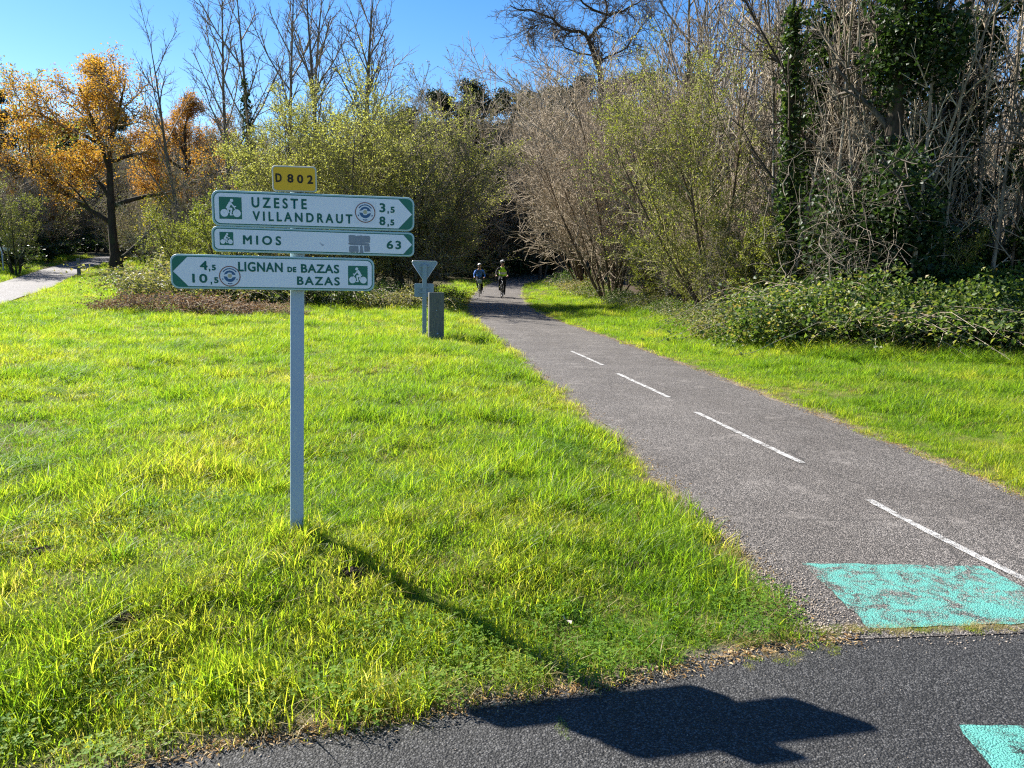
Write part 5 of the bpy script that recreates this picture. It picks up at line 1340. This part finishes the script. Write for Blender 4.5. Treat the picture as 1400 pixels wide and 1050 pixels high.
plant(IVYPOLE, 'ivy_pole_tree', spot(1010, 26), 'slanting slim ivy-wrapped trunk behind the leaning green tree', rz=2.2, s=1.0, tilt=(0, -.35))
TAN = proto_tangle(121)
plant(TAN, 'dead_creeper', spot(1140, 16.6), 'curtain of pale dead creeper stems hanging by the ivy tree', 'creeper', rz=.1, s=1.0, parts=('stems', 'side_stems'))
plant(TAN, 'dead_creeper', spot(975, 21.5), 'tangle of pale dead stems at the foot of the leaning tree', 'creeper', rz=1.1, s=.6, parts=('stems', 'side_stems'))
for px, y, k, s, in [(1070, 17.2, 2, .75), (1130, 16.0, 1, .9), (1190, 15.4, 0, 1.15), (1255, 15.2, 0, 1.25), (1330, 15.2, 1, 1.25), (1400, 14.9, 0, 1.1), (1470, 15.2, 1, 1.25), (1240, 16.4, 1, 1.2), (1160, 17.2, 2, 1.1)]:
    plant(BRA[k], 'bramble_bush', spot(px, y), 'glossy green bramble mound in the bank along the right verge', 'bramble', 'brambles of the right bank', R.uniform(-.3, .1), s, parts=('canes', 'leaves'))
for px, y, k, s in [(1010, 19.6, 2, .6), (960, 22.5, 2, .6), (930, 25, 1, .6), (895, 28, 2, .7), (862, 32, 1, .7), (815, 39, 1, .8), (800, 44, 2, .9), (790, 52, 1, 1.1)]:
    plant(BRA[k], 'bramble_bush', spot(px, y), 'low bramble at the foot of the brown shrubs by the bend', 'bramble', 'brambles by the bend', R.uniform(-1.4, -1.0), s, parts=('canes', 'leaves'))
# --- far rows closing the view on both sides
for i in range(34):
    x = -74 + i * 4.6 + R.uniform(-1.5, 1.5); y = 108 + R.uniform(-8, 14)
    if -30 > x > -38: continue
    plant(PINE[i % 2] if i % 3 else BARE[3], 'forest_tree', (x, y, ground_z(x, y)), 'far tree of the wood that closes the view', group='far trees closing the view', rz=rz(), s=R.uniform(.8, 1.05))
for i in range(14):
    x = -62 + i * 2.6 + R.uniform(-1, 1); y = 72 + R.uniform(-6, 10)
    if abs(x - np.interp(y, LANE_D[:, 1], LANE_D[:, 0])) < 3.5: continue
    plant([BARE[3], PINE[1], BRU[1]][i % 3], 'forest_tree', (x, y, ground_z(x, y)), 'tree of the wood on the far side of the pale lane', group='trees beyond the pale lane', rz=rz(), s=R.uniform(.6, .85))
for px, y, k, s in [(-30, 44, 1, 1.2), (20, 52, 0, 1.1), (60, 60, 2, 1.2), (95, 68, 1, 1.2), (-10, 60, 0, 1.5), (130, 84, 1, 1.6), (175, 60, 2, 1.0), (160, 90, 0, 1.6), (210, 66, 1, 1.4), (40, 80, 0, 1.8), (90, 90, 1, 1.8), (250, 60, 0, 1.3), (200, 52, 2, .8)]:
    plant(BRU[k], 'bare_shrub', spot(px, y), 'dim undergrowth shrub beyond the pale lane', 'shrub', 'undergrowth beyond the pale lane', rz(), s)

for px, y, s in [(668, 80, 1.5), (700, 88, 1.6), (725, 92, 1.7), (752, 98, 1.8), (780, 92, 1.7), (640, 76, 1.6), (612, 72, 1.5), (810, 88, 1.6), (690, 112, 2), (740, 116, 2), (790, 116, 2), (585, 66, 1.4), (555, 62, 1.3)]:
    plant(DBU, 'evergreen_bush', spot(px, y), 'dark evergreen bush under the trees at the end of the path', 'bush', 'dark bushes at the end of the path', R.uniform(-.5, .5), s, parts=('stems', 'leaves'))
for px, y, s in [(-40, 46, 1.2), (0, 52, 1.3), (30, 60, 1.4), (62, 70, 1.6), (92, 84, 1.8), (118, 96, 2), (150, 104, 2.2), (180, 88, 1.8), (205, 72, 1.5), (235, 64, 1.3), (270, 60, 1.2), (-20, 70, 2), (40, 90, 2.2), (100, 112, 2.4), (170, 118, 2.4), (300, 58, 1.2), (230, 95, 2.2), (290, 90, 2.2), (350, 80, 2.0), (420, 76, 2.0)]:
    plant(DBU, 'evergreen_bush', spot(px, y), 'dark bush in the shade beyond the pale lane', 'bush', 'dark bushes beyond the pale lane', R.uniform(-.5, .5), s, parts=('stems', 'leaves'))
for i, (px, y, s) in enumerate([(1235, 17.6, .95), (1310, 17.9, 1.08), (1385, 17.4, 1.1), (1465, 17.8, 1.15), (1165, 18.5, .85), (1350, 16.4, .85)]):
    plant(BRB, 'bramble_bush', spot(px, y), 'tall bramble heap at the back of the right bank', 'bramble', 'tall brambles at the back of the bank', R.uniform(-.3, .1), s, parts=('canes', 'leaves'))

for px, y, s_, lb in [(893, 31, .72, 'small green leafing shrub at the foot of the fanned brown shrub'), (948, 25.5, .62, 'small green shrub below the leaning tree'), (1035, 21.5, .7, 'green leafing shrub left of the slim ivy-wrapped trunk'), (1110, 20, .75, 'green leafing shrub left of the thick ivy tree'), (1245, 18.2, .62, 'olive sapling shrub in front of the thick ivy tree')]:
    plant(HAW, 'leafing_shrub', inwood(px, y, .6), lb, 'shrub', rz=rz(), s=s_)
for px, y, s_ in [(1150, 18.3, .8), (1205, 18.8, .95), (1280, 19.5, 1.0), (1350, 20, 1.1), (1430, 19.5, 1.1), (1085, 20.5, .75)]:
    plant(DBU, 'evergreen_bush', inwood(px, y, .8), 'dark ivy bush behind the bramble bank', 'bush', 'ivy bushes behind the bank', R.uniform(-.5, .5), s_, parts=('stems', 'leaves'))
for px, y, s_ in [(1100, 18.6, .72), (1060, 19.6, .6), (1010, 21.5, .55)]:
    plant(BRB, 'bramble_bush', inwood(px, y, .5), 'bramble heap climbing into the thicket left of the bank', 'bramble', 'brambles climbing into the thicket', R.uniform(-.9, -.4), s_, parts=('canes', 'leaves'))
# --- labels that single out the members of small groups, by their order across the view
ORD = 'first second third fourth fifth sixth seventh eighth ninth tenth eleventh twelfth thirteenth fourteenth fifteenth sixteenth seventeenth eighteenth nineteenth twentieth twenty-first twenty-second twenty-third twenty-fourth'.split()
groups = {}
for o in COL.objects:
    if o.parent is None and o.get('group'): groups.setdefault((o['group'], o['label']), []).append(o)
for (gname, lb), m in groups.items():
    if 1 < len(m) <= 24:
        m.sort(key=lambda o: o.location.x / max(1.0, o.location.y))
        for i, o in enumerate(m): o['label'] = lb + ', ' + ORD[i] + ' from the left'
_u = {o.data.name: o.data for o in COL.objects if o.type == 'MESH'}
print('TRIS', sum(len(m.loops) - 2 * len(m.polygons) for m in _u.values()), max((len(m.loops) - 2 * len(m.polygons), n) for n, m in _u.items()))
